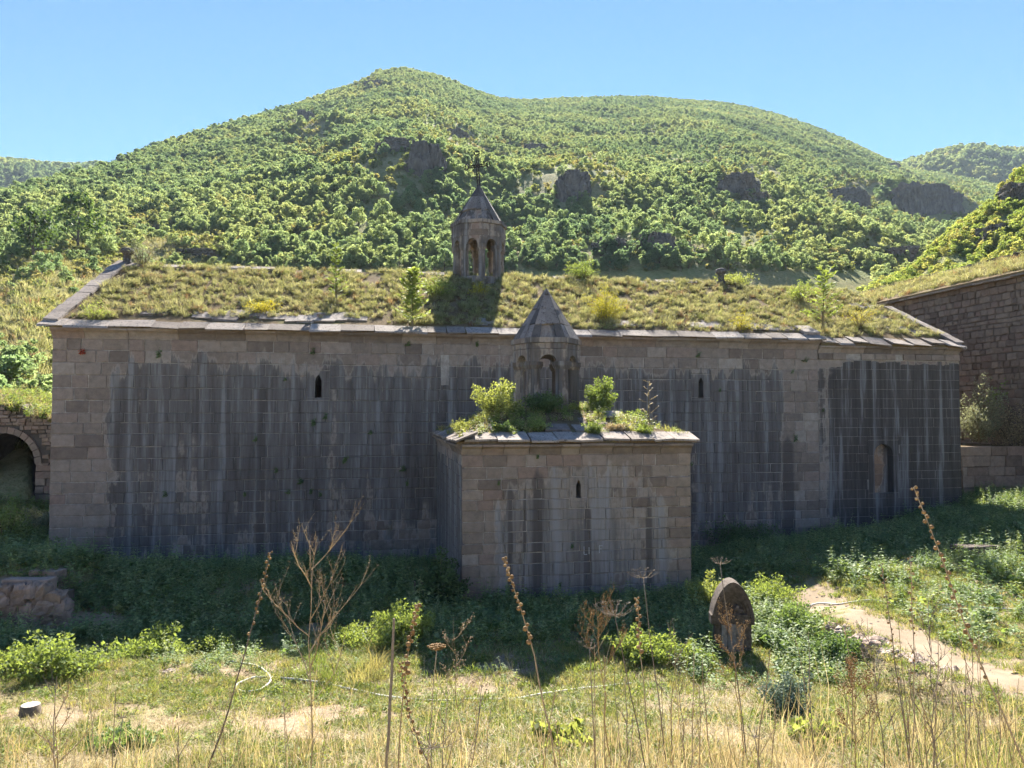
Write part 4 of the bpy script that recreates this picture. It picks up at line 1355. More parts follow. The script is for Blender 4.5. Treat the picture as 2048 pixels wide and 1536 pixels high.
lay_stones(lb, rr, (0, 0, 0), 0, MAT_RUB, 300, 0.02, 0.12, 0.025, 0.022, 0.045, 41)
lay_stones(lb, rr2, (0, 0, 0), 0, MAT_RUB, 0, 0.02, 0.12, 0.025, 0.022, 0.045, 42)
b = MB()
b.strips([-0.18, 3.0, 6.2], [9.06, 10.3, 9.06], [9.16, 10.5, 9.16], -20.2, 0.2)
b.build('roof', MAT_SOIL, lb, rot=(0, 0, math.pi / 2))
rg = random.Random(77)
xx = 0.0
while xx < 20:
    L = rg.uniform(0.5, 1.0)
    b = MB()
    b.box(0.01, L - 0.01, -0.30, 0.15, 0, 0.06)
    b.build('eave_slab', MAT_SLAB, lb, loc=(xx, 0, 9.03 + rg.uniform(-0.01, 0.02)), rot=(R(8), 0, 0))
    xx += L
MAT_DRY = rock_material('ridge_rubble', ((0.05, 0.045, 0.042), (0.10, 0.085, 0.078), (0.17, 0.145, 0.13)), 6.0)
xx = 0.1
while xx < 18:
    L = rg.uniform(0.3, 0.6)
    o = link_obj('ridge_stone', rock_mesh('ridge_stone', L * 0.55, 0.22, 0.2, rg.randrange(999), MAT_DRY, 7), lb, (xx, 3.0 + rg.uniform(-0.1, 0.1), 10.46), (0, 0, rg.uniform(-0.3, 0.3)))
    xx += L * 0.8
# retaining wall below the shrubs, between the church and the long building
tw = tag(empty('terrace_wall', ch(27.6, 1.3), ROT), 'tan stone retaining wall under the pale bushes right of the dark chamber', 'wall')
MAT_TW = masonry_mat('terrace_stone', tw, [(0, 0.28), (8, 0.30)], [(0, 0.42), (3, 0.36)], 10.0, 4.0, 1.10, dark_amt=0.7)
b = MB()
b.box(0.0, 1.0, 0.06, 3.5, -0.2, 2.66)
b.box(1.0, 1.42, 0.75, 3.5, -0.2, 2.66)
b.box(1.0, 1.42, 0.06, 0.75, 1.95, 2.66)
b.box(1.42, 8.0, 0.06, 3.5, -0.2, 2.66)
b.build('wall', MAT_RUBM, tw)
lay_stones(tw, rects_of(0.0, 8.0, courses(2.8, 0.1, 0.28, 0.42, rngc), 0.45, 1.0, rngc, [(0.98, 1.44, 0.0, 1.93)]), (0, 0, 0), 0, MAT_TW, 300, 0.012, 0.12, 0.015, 0.01, 0.03, 44)
b = MB()
b.box(0.0, 8.0, 0.02, 9.0, 2.64, 2.78)
b.build('earth_fill', MAT_SOIL, tw)

# ------------------------------------------------------------------ ruined arch on the left
ra = tag(empty('ruined_arch', (-17.8, 27.0, 0.0), R(4)), 'ruined rubble wall with a dark round arched vault at the left edge', 'ruin')
MAT_RA = masonry_mat('ruin_stone', ra, [(-6, 0.24), (3, 0.26)], [(0, 0.34), (5, 0.30)], 40.0, 6.0, 1.12, dark_amt=0.6)
AR, AZ = 1.08, 2.2
xs, lo = arch_curve(AR + 0.22, AZ, AR + 0.22, 15)
b = MB()
tx = [-6.0, -AR - 0.23] + xs + [AR + 0.23, 2.6]
tl = [-0.5, -0.5] + lo + [-0.5, -0.5]
tl[2] = -0.5; tl[-3] = -0.5
topz = [4.7 - 0.28 * max(0, x_ + 1.5) + 0.12 * math.sin(x_ * 5) for x_ in tx]
b.strips(tx, tl, topz, 0.07, 5.0)
b.box(-6.0, 2.6, 4.6, 5.2, -0.5, 3.4)
b.build('vault', MAT_RUBM, ra)
for k in range(15):
    a0_, a1_ = math.pi * k / 15, math.pi * (k + 1) / 15
    q = [(-math.cos(a) * r_, math.sin(a) * r_ + AZ) for a, r_ in ((a0_ + 0.008, AR), (a1_ - 0.008, AR), (a1_ - 0.008, AR + 0.22), (a0_ + 0.008, AR + 0.22))]
    b = MB()
    b.add([(x_, -0.02, z_) for x_, z_ in q] + [(x_, 0.5, z_) for x_, z_ in q], [(3, 2, 1, 0), (4, 5, 6, 7), (0, 1, 5, 4), (1, 2, 6, 5), (2, 3, 7, 6), (3, 0, 4, 7)])
    b.build('voussoir', MAT_RA, ra)
def clear_of_arch(r):
    cx, cz = (r[0] + r[1]) / 2, (r[2] + r[3]) / 2
    far = max(abs(r[0]), abs(r[1]))
    near = 0 if r[0] < 0 < r[1] else min(abs(r[0]), abs(r[1]))
    if cz < AZ:
        return near > AR
    zz_ = max(r[2] - AZ, 0)
    return math.hypot(near, zz_) > AR + 0.2
pier = rects_of(AR, 2.5, courses(AZ, 0.0, 0.22, 0.32, rngc), 0.3, 0.6, rngc) + rects_of(-3.0, -AR, courses(AZ, 0.0, 0.22, 0.32, rngc), 0.3, 0.6, rngc)
rub = [r for r in rects_of(-3.0, 2.5, courses(4.6, AZ, 0.09, 0.17, rngc), 0.14, 0.34, rngc) if clear_of_arch(r) and r[3] < 4.68 - 0.28 * max(0, r[1] + 1.5)]
lay_stones(ra, pier + rub, (0, 0.02, 0), 0, MAT_RA, 300, 0.016, 0.12, 0.018, 0.018, 0.05, 47)

# low retaining wall in the shade on the left
lw = tag(empty('low_wall', (-13.6, 15.45, 0.0), R(2)), 'low tumbled wall of rounded field stones in the shade at the left', 'wall')
MAT_LW = plain_mat('field_stone', [(0.0, (0.21, 0.15, 0.11)), (0.5, (0.27, 0.20, 0.15)), (1.0, (0.33, 0.245, 0.19))], 0.92, 8, 0.35, 0.5, 0.03)
b = MB()
b.box(0, 4.45, 0.16, 0.7, -0.7, 0.30)
b.build('core', MAT_RUBM, lw)
rg = random.Random(5)
for row, zc in enumerate((-0.28, -0.08, 0.12, 0.30, 0.44)):
    xx = 0.0
    while xx < 4.8 - 0.15 * row:
        L = rg.uniform(0.22, 0.48)
        o = link_obj('stone', rock_mesh('stone', L * 0.52, 0.2, 0.2, rg.randrange(9999), MAT_LW, 8), lw, (xx + L / 2, 0.12 + rg.uniform(-0.04, 0.04), zc - 0.08), (rg.uniform(-0.2, 0.2), rg.uniform(-0.2, 0.2), rg.uniform(-0.3, 0.3)))
        xx += L * 0.86

# ------------------------------------------------------------------ plant models
def blades_mesh(name, n, h, spread, width, lean, seed, mat, heads=0.0):
    rng = np.random.default_rng(seed)
    a = rng.uniform(0, 6.28, n)
    r = spread * np.sqrt(rng.uniform(0, 1, n))
    base = np.stack([r * np.cos(a), r * np.sin(a), np.full(n, -0.02)], -1)
    hh = h * rng.uniform(0.45, 1.15, n)
    da = a + rng.normal(0, 0.9, n)
    ln = lean * rng.uniform(0.2, 1.4, n) * hh
    d = np.stack([np.cos(da), np.sin(da), np.zeros(n)], -1)
    s = np.stack([-np.sin(da), np.cos(da), np.zeros(n)], -1) * (width * rng.uniform(0.6, 1.4, n))[:, None] * 0.5
    tw = rng.uniform(-1, 1, n)
    s = s * np.cos(tw)[:, None] + d * (width * 0.5 * np.sin(tw))[:, None]
    up = np.array([0, 0, 1.0])
    mid = base + d * (ln * 0.32)[:, None] + up * (hh * 0.58)[:, None]
    tip = base + d * ln[:, None] + up * (hh * (1 - 0.12 * lean))[:, None]
    co = np.stack([base - s * 0.7, base + s * 0.7, mid + s, mid - s, tip + s * 0.12, tip - s * 0.12], 1).reshape(-1, 3)
    i = np.arange(n)[:, None] * 6
    f = np.concatenate([i + np.array([0, 1, 2, 3]), i + np.array([3, 2, 4, 5])], 0)
    me = bpy.data.meshes.new(name)
    me.from_pydata(co.tolist(), [], f.tolist())
    me.materials.append(mat)
    me.update()
    return me
def leafy_mesh(name, stems, h, spread, leaf, pairs, seed, mat, aspect=0.6, droop=0.3):
    """upright herb: stems with leaves along them"""
    rng = np.random.default_rng(seed)
    V = []
    for k in range(stems):
        a = rng.uniform(0, 6.28)
        r = spread * math.sqrt(rng.uniform(0, 1))
        b0 = np.array([r * math.cos(a), r * math.sin(a), 0])
        hh = h * rng.uniform(0.5, 1.1)
        tip = b0 + np.array([math.cos(a) * hh * 0.25, math.sin(a) * hh * 0.25, hh])
        t = np.repeat(np.linspace(0.12, 1.0, pairs), 2)
        n = len(t)
        az = np.tile([0, math.pi], pairs) + np.repeat(np.arange(pairs) * 1.5, 2) + rng.normal(0, 0.4, n)
        d = np.stack([np.cos(az), np.sin(az), rng.normal(0.1 - droop * 0.4, 0.3, n)], -1)
        L = leaf * (1.15 - 0.6 * t) * rng.uniform(0.7, 1.3, n)
        c = b0 + (tip - b0) * t[:, None] + d * (L * 0.6)[:, None]
        V.append(leaf_quads(c, d, np.array([0, 0, 1.0]) + rng.normal(0, 0.35, (n, 3)), L, aspect))
        s = np.array([math.sin(a), -math.cos(a), 0]) * leaf * 0.05
        V.append(np.stack([b0 - s, b0 + s, tip + s * 0.3, tip - s * 0.3])[None])
    return quads_mesh(name, np.concatenate(V), mat)

MAT_ROOFG = leaf_mat('roof_grass_blades', [(0.0, (0.22, 0.215, 0.11)), (0.25, (0.29, 0.285, 0.15)), (0.5, (0.36, 0.345, 0.21)), (0.7, (0.27, 0.295, 0.115)), (0.86, (0.40, 0.37, 0.25)), (0.95, (0.20, 0.14, 0.09)), (1.0, (0.26, 0.16, 0.10))], 0.52, 0.7, (1.1, 1.05, 0.7), 0.35)
MAT_SHADEG = leaf_mat('nettle_leaves', [(0.0, (0.15, 0.22, 0.10)), (0.4, (0.20, 0.275, 0.12)), (0.75, (0.25, 0.32, 0.135)), (1.0, (0.31, 0.345, 0.16))], 0.38, 0.5, (1.15, 1.15, 0.5), 0.4)
MAT_SHORT = leaf_mat('short_grass_blades', [(0.0, (0.16, 0.22, 0.055)), (0.35, (0.24, 0.28, 0.08)), (0.6, (0.32, 0.31, 0.12)), (0.8, (0.40, 0.35, 0.17)), (1.0, (0.47, 0.40, 0.23))], 0.45, 0.7, (1.1, 1.1, 0.6), 0.35)
MAT_STRAW = leaf_mat('dry_grass_blades', [(0.0, (0.36, 0.27, 0.15)), (0.3, (0.46, 0.36, 0.22)), (0.65, (0.54, 0.45, 0.30)), (0.88, (0.42, 0.36, 0.18)), (1.0, (0.27, 0.31, 0.11))], 0.42, 0.6, (1.05, 1.0, 0.7), 0.35)
MAT_LITLEAF = leaf_mat('bright_leaves', [(0.0, (0.19, 0.25, 0.095)), (0.5, (0.24, 0.30, 0.11)), (1.0, (0.31, 0.34, 0.14))], 0.52, 0.45, (1.2, 1.15, 0.5), 0.4)
MAT_YELLOW = leaf_mat('yellow_leaves', [(0.0, (0.34, 0.32, 0.05)), (1.0, (0.42, 0.37, 0.06))], 0.5, 0.6, (1.1, 1.05, 0.5), 0.35)
MAT_GREYLEAF = leaf_mat('grey_green_leaves', [(0.0, (0.20, 0.22, 0.13)), (1.0, (0.30, 0.30, 0.20))], 0.4, 0.6, (1.05, 1.05, 0.8), 0.35)
MAT_TANLEAF = leaf_mat('tan_leaves', [(0.0, (0.36, 0.29, 0.17)), (1.0, (0.44, 0.35, 0.22))], 0.4, 0.6, (1.05, 1.0, 0.8), 0.4)
MAT_BLUELEAF = leaf_mat('blue_needles', [(0.0, (0.12, 0.17, 0.12)), (1.0, (0.15, 0.20, 0.15))], 0.25, 0.6, (1, 1, 0.9), 0.35)
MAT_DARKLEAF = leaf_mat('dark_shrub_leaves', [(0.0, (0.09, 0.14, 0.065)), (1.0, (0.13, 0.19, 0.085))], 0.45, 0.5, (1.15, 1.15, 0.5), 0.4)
MAT_STEM = plain_mat('green_stem', [(0.0, (0.16, 0.13, 0.07)), (1.0, (0.20, 0.16, 0.09))], 0.8, 30, 0.2)

# ------------------------------------------------------------------ turf on the roofs
RG = [blades_mesh('grass_tuft', 46, 0.22, 0.09, 0.011, 0.75, 400 + i, MAT_ROOFG) for i in range(4)] + [leafy_mesh('herb_tuft', 8, 0.15, 0.09, 0.06, 4, 420 + i, MAT_ROOFG) for i in range(2)]
def roof_scatter(name, label, root, n, u0, u1, dz, seed):
    rng = np.random.default_rng(seed)
    u = rng.uniform(u0, u1, n)
    s = rng.uniform(0.05, 1.03, n)
    e = fbm(u * 0.9, s * 6, seed)
    keep = (fbm(u * 3.2, s * 18, seed + 1) > 0.40) & (s > 0.035 + 0.10 * e + np.where(u < 9, 0.05, 0.0) * (u > 1.5)) & (u > u0 + 0.1 * (1 - s))
    u, s = u[keep], s[keep]
    w = -0.22 + (WR + 0.22) * s
    z = EAVE + (ZR - EAVE) * np.minimum(s, 2 - s) + 0.03 + dz
    uu0 = (root.location - E0).dot(CU)
    p = np.stack([E0.x + CU.x * (u + uu0) + CW.x * w, E0.y + CU.y * (u + uu0) + CW.y * w, z], -1)
    m = len(u)
    return scatter(name, label, 'turf', p, zrots(m, 0.2), rng.uniform(0.4, 1.15, m) * (0.65 + 0.5 * fbm(u * 0.8, s * 5, seed + 5)), rng.integers(0, 6, m), RG, 'grass_tuft')
roof_scatter('roof_turf', 'dry olive and straw coloured turf growing over the long church roof', church, 8800, 0.2, U1 + 0.1, 0.0, 61)
roof_scatter('chamber_turf', 'dry turf and herbs growing on the lower roof at the right end', ec, 2000, 0.0, EL - 0.1, DZ2, 67)
# long building roof
n = 1600
u = RNG.uniform(32.1, 34.9, n); w = RNG.uniform(-3.5, 15.5, n)
pp = np.stack([E0.x + CU.x * u + CW.x * w, E0.y + CU.y * u + CW.y * w, 9.12 + (u - 31.82) / 3.18 * 1.36], -1)
kp = fbm(u * 1.2, w * 1.2, 5) > 0.36
scatter('long_building_turf', 'dry grass growing on the roof of the long rubble building', 'turf', pp[kp], zrots(n, 0.15)[kp], RNG.uniform(0.7, 1.6, n)[kp], RNG.integers(0, 4, n)[kp], RG[:4], 'grass_tuft')
# chapel roof
n = 900
cx_ = RNG.uniform(0.0, CWD, n); cy_ = RNG.uniform(0.25, CDP - 0.4, n)
kp = (fbm(cx_ * 1.1, cy_ * 1.1, 15) > 0.42) & (np.hypot(cx_ - 2.55, cy_ - 3.3) > 0.8)
cx_, cy_ = cx_[kp], cy_[kp]
cu_, cw_ = cx_ + 10.46, cy_ - 6.62
pp = np.stack([E0.x + CU.x * cu_ + CW.x * cw_, E0.y + CU.y * cu_ + CW.y * cw_, chap_roof_z(cx_, cy_) + 0.02], -1)
CHG = [blades_mesh('grass_tuft', 34, 0.20, 0.09, 0.009, 0.5, 440 + i, MAT_SHORT) for i in range(2)] + [leafy_mesh('herb_tuft', 7, 0.20, 0.09, 0.07, 4, 445 + i, MAT_LITLEAF) for i in range(2)] + [leafy_mesh('herb_tuft', 6, 0.2, 0.1, 0.05, 4, 447, MAT_TANLEAF)]
scatter('chapel_roof_turf', 'weeds and grass growing on the roof of the small chapel', 'turf', pp, zrots(len(pp), 0.15), RNG.uniform(0.5, 1.2, len(pp)), RNG.integers(0, 5, len(pp)), CHG, 'grass_tuft')

# ------------------------------------------------------------------ yard vegetation
def in_building(x, y, m=0.0):
    u, w = to_ch(x, y)
    a = (u > -m) & (u < 27.9 + m) & (w > -m) & (w < 11.8)
    c = (u > 10.46 - m) & (u < 15.53 + m) & (w > -6.62 - m) & (w < 0)
    d = (u > 27.5) & (w > 1.3 - m)
    e = (x < -7.7) & (y > 15.3) & (y < 16.3)
    return a | c | d | e
def cover_density(x, y):
    u, w = to_ch(x, y)
    d = np.zeros_like(x)
    d = np.maximum(d, sstep(-7.6, -6.2, w) * sstep(-3, 0, u + 5) * (u < 12))                  # shaded strip left of the chapel
    d = np.maximum(d, sstep(-6.8, -5.0, w) * (u > 14))                                     # right of the chapel
    d = np.maximum(d, sstep(-10.2, -9.0, w) * (u > 9.0) * (u < 16.8))                       # in front of the chapel
    bl = fbm(x * 0.55, y * 0.55, 111)
    d = np.maximum(d, sstep(2.2, 3.2, x) * sstep(11.0, 11.8, y) * (x < 5.4) * 0.9)
    d = np.maximum(d, sstep(0.50, 0.62, bl) * sstep(11.0, 12.8, y) * 0.35)
    d = np.maximum(d, sstep(6.0, 8.0, x) * sstep(14.5, 17.0, y) * sstep(0.36, 0.5, bl) * 0.8)
    d = np.maximum(d, (u < 0) * (y > 15) * 0.8)
    d = d * sstep(0.55, 0.95, path_dist(x, y))
    gp_ = ground_hit(1466, 1308)
    d = d * (1 - (np.abs(x - gp_.x) < 0.55) * (y > gp_.y - 1.6) * (y < gp_.y + 0.4) * 0.95)
    return d
COV = [leafy_mesh('herb', 9, 0.30, 0.16, 0.080, 6, 460 + i, MAT_SHADEG) for i in range(3)] + [leafy_mesh('herb', 10, 0.20, 0.18, 0.06, 4, 465, MAT_LITLEAF), leafy_mesh('herb', 7, 0.22, 0.16, 0.13, 3, 470, MAT_SHADEG, 0.8), leafy_mesh('herb', 5, 0.55, 0.14, 0.10, 8, 471, MAT_SHADEG, 0.5)]
n = 22000
x = RNG.uniform(-19, 19, n); y = RNG.uniform(9.5, 30, n)
vis = np.abs(x) < y * 0.74 + 1
kp = (RNG.uniform(0, 1, n) < cover_density(x, y)) & ~in_building(x, y, 0.05) & vis
x, y = x[kp], y[kp]
m = len(x)
lit_ = np.where((y < 13.2) & (x < 2.0), 0.62, 1.0)
hs_ = lit_ * (0.5 + 0.9 * fbm(x * 0.7, y * 0.7, 120)) * RNG.uniform(0.7, 1.25, m)
uc_, wc_ = to_ch(x, y)
hs_ = hs_ * np.where((wc_ > -1.6) & (uc_ > 0) & (fbm(x * 0.6, y * 0.6, 127) < 0.55), 0.6, 1.0)
scatter('ground_cover', 'dense green nettles and leafy weeds in front of the walls', 'weeds', np.stack([x, y, gz(x, y) - 0.01], -1), zrots(m, 0.12), hs_, np.where(fbm(x * 0.9, y * 0.9, 125) > 0.56, RNG.integers(3, 6, m), RNG.integers(0, 5, m)), COV, 'herb')

SG = [blades_mesh('grass_tuft', 40, 0.11, 0.10, 0.007, 0.7, 480 + i, MAT_SHORT) for i in range(4)] + [leafy_mesh('herb', 6, 0.07, 0.09, 0.05, 3, 486 + i, MAT_LITLEAF, 0.6) for i in range(2)]
n = 30000
y = 7.0 + 16 * RNG.uniform(0, 1, n) ** 1.25
x = RNG.uniform(-1, 1, n) * (y * 0.72 + 0.6)
g1 = fbm(x * 0.8, y * 0.8, 131)
g2 = fbm(x * 2.6, y * 2.6, 137)
band = 0.55 * np.exp(-((y - 9.9 - 0.05 * x) / 0.75) ** 2) + 0.3 * sstep(9.8, 8.6, y)       # the barer strip in front
dens = np.clip(0.22 + 1.3 * sstep(0.36, 0.60, 0.6 * g1 + 0.4 * g2) - band, 0.03, 1) * sstep(0.15, 0.75, path_dist(x, y))
kp = (RNG.uniform(0, 1, n) < dens) & ~in_building(x, y, 0.05)
x, y = x[kp], y[kp]
m = len(x)
scatter('yard_grass', 'short patchy green and yellow grass over the dry yard', 'grass', np.stack([x, y, gz(x, y)], -1), zrots(m, 0.15), RNG.uniform(0.55, 1.35, m), RNG.integers(0, 6, m), SG, 'grass_tuft')

# flat straw litter on the bare soil
LT = [blades_mesh('straw_litter', 30, 0.05, 0.22, 0.006, 4.5, 495 + i, MAT_STRAW) for i in range(3)]
n = 9000
y = 6.5 + 7.5 * RNG.uniform(0, 1, n) ** 1.4
x = RNG.uniform(-1, 1, n) * (y * 0.72 + 0.6)
kp = (RNG.uniform(0, 1, n) < (0.35 + 0.65 * sstep(0.4, 0.6, fbm(x * 1.3, y * 1.3, 151))) * sstep(0.3, 0.8, path_dist(x, y))) & ~in_building(x, y, 0.05)
scatter('straw_litter', 'flattened straw and dead grass lying on the bare soil', 'straw', np.stack([x, y, gz(x, y) + 0.01], -1)[kp], zrots(n, 0.05)[kp], RNG.uniform(0.6, 1.3, n)[kp], RNG.integers(0, 3, n)[kp], LT, 'grass_tuft')
DG = [blades_mesh('dry_grass_tuft', 18, 0.42, 0.10, 0.0055, 0.45, 500 + i, MAT_STRAW) for i in range(4)] + [blades_mesh('dry_grass_tuft', 30, 0.28, 0.12, 0.006, 0.8, 510 + i, MAT_STRAW) for i in range(2)]
n = 2300
y = RNG.uniform(4.2, 9.0, n)
x = RNG.uniform(-1, 1, n) * (y * 0.72 + 0.6)
dn = sstep(9.2, 6.2, y + 1.1 * (fbm(x * 0.7, y * 0.7, 141) - 0.5) * 2 - 0.9 * sstep(3.0, 5.0, x)) * (0.35 + 0.9 * sstep(0.35, 0.6, fbm(x * 1.1, y * 1.1, 143)))
dn = dn * (0.55 + 0.45 * sstep(-5.5, -2.0, x)) * 0.5
kp = RNG.uniform(0, 1, n) < dn
x, y = x[kp], y[kp]
m = len(x)
scatter('dry_grass', 'tall straw coloured dry grass along the front of the yard', 'grass', np.stack([x, y, gz(x, y)], -1), zrots(m, 0.1), RNG.uniform(0.6, 1.2, m), RNG.integers(0, 6, m), DG, 'dry_grass_tuft')
TS = [blades_mesh('tall_stem', 5, 0.85, 0.08, 0.0045, 0.25, 515 + i, MAT_STRAW) for i in range(3)]
n = 700
y = RNG.uniform(5.0, 8.6, n)
x = RNG.uniform(-1, 1, n) * (y * 0.7 + 0.4)
kp = RNG.uniform(0, 1, n) < 0.25 + 0.7 * sstep(1.5, 4.0, x) + 0.3 * sstep(0.5, 0.6, fbm(x, y, 161))
scatter('tall_dry_stems', 'thin tall dry grass stems standing along the front of the yard', 'grass', np.stack([x, y, gz(x, y)], -1)[kp], zrots(n, 0.12)[kp], RNG.uniform(0.6, 1.15, n)[kp], RNG.integers(0, 3, n)[kp], TS, 'dry_grass_tuft')
# loose gravel
MAT_GRAVEL = plain_mat('gravel_stone', [(0.0, (0.22, 0.17, 0.13)), (0.6, (0.32, 0.26, 0.21)), (1.0, (0.42, 0.36, 0.30))], 0.92, 30, 0.3)
PB = [rock_mesh('pebble', 0.035, 0.03, 0.022, 960 + i, MAT_GRAVEL, 5) for i in range(3)]
n = 3500
y = RNG.uniform(7.5, 16.0, n)
x = RNG.uniform(-1, 1, n) * (y * 0.7 + 0.4)
kp = (RNG.uniform(0, 1, n) < 0.10 * sstep(0.3, 0.8, path_dist(x, y))) & ~in_building(x, y, 0.05)
m = int(kp.sum())
k2 = RNG.integers(0, len(PATH_PTS) - 1, 60)
tt_ = RNG.uniform(0, 1, 60)
qx = PATH_PTS[k2, 0] * (1 - tt_) + PATH_PTS[k2 + 1, 0] * tt_ + RNG.normal(0, 0.4, 60)
qy = PATH_PTS[k2, 1] * (1 - tt_) + PATH_PTS[k2 + 1, 1] * tt_ + RNG.normal(0, 0.4, 60)
gx_ = np.concatenate([x[kp], qx]); gy_ = np.concatenate([y[kp], qy])
m = len(gx_)
scatter('gravel', 'loose gravel and small stones on the path and bare soil', 'gravel', np.stack([gx_, gy_, gz(gx_, gy_) + 0.006], -1), zrots(m, 0.3), RNG.uniform(0.2, 0.95, m) ** 1.7, RNG.integers(0, 3, m), PB, 'pebble')
GG = [blades_mesh('grass_clump', 60, 0.55, 0.16, 0.007, 0.8, 520 + i, MAT_SHORT) for i in range(2)]
pts = [(4.6 + RNG.uniform(-0.7, 0.5), 6.6 + RNG.uniform(-0.5, 0.6)) for i in range(16)] + [(-2.6 + RNG.uniform(-0.8, 0.8), 11.8 + RNG.uniform(-0.3, 0.5)) for i in range(10)]
pts = np.array(pts)
scatter('lush_grass', 'bright green grass clumps at the lower right corner and by the bushes', 'grass', np.stack([pts[:, 0], pts[:, 1], gz(pts[:, 0], pts[:, 1])], -1), zrots(len(pts), 0.15), RNG.uniform(0.5, 1.0, len(pts)), RNG.integers(0, 2, len(pts)), GG, 'grass_tuft')
# grass on the ruined arch, slope behind, terrace of the right wall
n = 2600
x = RNG.uniform(-26, -14, n); y = RNG.uniform(24, 33, n)
u_, w_ = to_ch(x, y)
zz = gz(x, y)
pxh = 1024 + F * x / y
zz = np.where(y > 28.5, np.maximum(zz, hill_z(pxh, y)), zz)
onw = (y > 27.0) & (y < 31.8)
zz = np.where(onw, np.maximum(zz, 4.55 - 0.28 * np.clip(x + 17.8 + 1.5, 0, 9)), zz)
kp = u_ < -0.2
WG = [blades_mesh('dry_grass_tuft', 30, 0.4, 0.16, 0.012, 0.6, 530 + i, MAT_STRAW) for i in range(2)] + [leafy_mesh('herb', 10, 0.45, 0.2, 0.12, 5, 534, MAT_LITLEAF)]
idx = np.where(onw, RNG.integers(0, 2, n), np.where(RNG.uniform(0, 1, n) < 0.75, 2, 0))
scatter('ruin_grass', 'dry grass and weeds on and around the ruined arch', 'grass', np.stack([x, y, zz], -1)[kp], zrots(n, 0.12)[kp], RNG.uniform(0.5, 1.2, n)[kp], idx[kp], WG, 'grass_tuft')

# tall grass on the near hillside at the left
n = 5200
px_ = RNG.uniform(-120, 420, n)
Yh = np.interp(px_, BT[:, 0], BT[:, 1]) + 1 + RNG.uniform(0, 1, n) ** 1.5 * 75
xh = (px_ - 1024) / F * Yh
HG = [blades_mesh('grass_tuft', 34, 0.45, 0.30, 0.03, 0.7, 590 + i, MAT_ROOFG) for i in range(3)]
scatter('hillside_grass', 'olive grass covering the near hillside at the left', 'grass', np.stack([xh, Yh, hill_z(px_, Yh)], -1), zrots(n, 0.15), RNG.uniform(0.6, 1.5, n), RNG.integers(0, 3, n), HG, 'grass_tuft')

# ------------------------------------------------------------------ shrubs and saplings, one object each
def shrub(name, label, base, h, w, mat, style='bush', leaf=0.07, seed=0, cat='shrub', group=None, dens=1.0, lean=0.0):
    rng = random.Random(seed * 13 + 7)
    r = tag(empty(name, base, rng.uniform(0, 6.28)), label, cat, group)
    st = MB()
    nr = np.random.default_rng(seed * 17 + 3)
    V = []
    def leaves(c, n, rad, up=0.15):
        d = rand_dirs(n, nr)
        p = np.array(c) + d * (rad * nr.uniform(0.2, 1.0, n) ** 0.6)[:, None]
        dd = rand_dirs(n, nr) + d * 0.8 + np.array([0, 0, up])
        V.append(leaf_quads(p, dd, rand_dirs(n, nr), leaf * nr.uniform(0.6, 1.35, n), 0.55))
    if style == 'sapling':
        ln = (rng.uniform(-0.06, 0.06) + lean) * h
        stem = [Vector((ln * t, 0, h * t)) for t in (-0.05, 0.3, 0.65, 1.0)]
        st.tube(stem, [0.018 * h + 0.004, 0.014 * h, 0.009 * h, 0.003], 6)
        k = int(26 * dens) + 6
        for i in range(k):
            t = 0.12 + 0.88 * (i + rng.random()) / k
            s = stem[0].lerp(stem[3], t)
            a = i * 2.4 + rng.uniform(-0.4, 0.4)
            L = w * 0.5 * (1.15 - 0.75 * t) * rng.uniform(0.7, 1.2)
            e = s + Vector((math.cos(a) * L, math.sin(a) * L, L * rng.uniform(0.3, 0.9)))
            st.tube([s, e], [0.004, 0.002], 4)
            nl = 14
            tt = np.linspace(0.25, 1.05, nl)
            c = np.array(s) + (np.array(e) - np.array(s)) * tt[:, None]
            dr = np.array((e - s).normalized())
            sd = np.cross(dr, [0, 0, 1]); sd = sd / (np.linalg.norm(sd) + 1e-6)
            sg = np.where(np.arange(nl) % 2 == 0, 1, -1)[:, None]
            d = dr * 0.7 + sd * sg + nr.normal(0, 0.25, (nl, 3))
            V.append(leaf_quads(c + sd * sg * leaf * 0.4, d, np.array([0, 0, 1.0]) + nr.normal(0, 0.3, (nl, 3)), 1.2 * leaf * nr.uniform(0.7, 1.25, nl), 0.42))
    else:
        leaf = leaf * 0.68
        nb = int(11 + 6 * dens)
        for i in range(nb):
            a = i * 2.399 + rng.uniform(-0.3, 0.3)
            q = math.sqrt((i + 0.5) / nb)
            tall = h * rng.uniform(0.35, 1.0) * (1 - 0.35 * q * q)
            if rng.random() < 0.22:
                tall *= 1.25
                q *= 1.15
            e = Vector((math.cos(a) * w * 0.5 * q, math.sin(a) * w * 0.5 * q, tall))
            m_ = Vector((e.x * 0.45, e.y * 0.45, tall * 0.55))
            st.tube([(e.x * 0.15, e.y * 0.15, -0.05), m_, e], [0.012 * h + 0.003, 0.008 * h + 0.002, 0.002], 5)
            for tt in (0.35, 0.6, 0.8, 1.0):
                c = m_.lerp(e, (tt - 0.5) * 2) if tt > 0.5 else Vector((0, 0, 0)).lerp(m_, tt * 2)
                leaves(c, int(46 * dens * (1.15 - 0.45 * tt)), (0.17 * w + 0.06 * h) * (1.25 - 0.7 * tt))
    st.build('stem', MAT_STEM, r)
    fo = link_obj('foliage', quads_mesh('foliage', np.concatenate(V), mat), r)
    return r
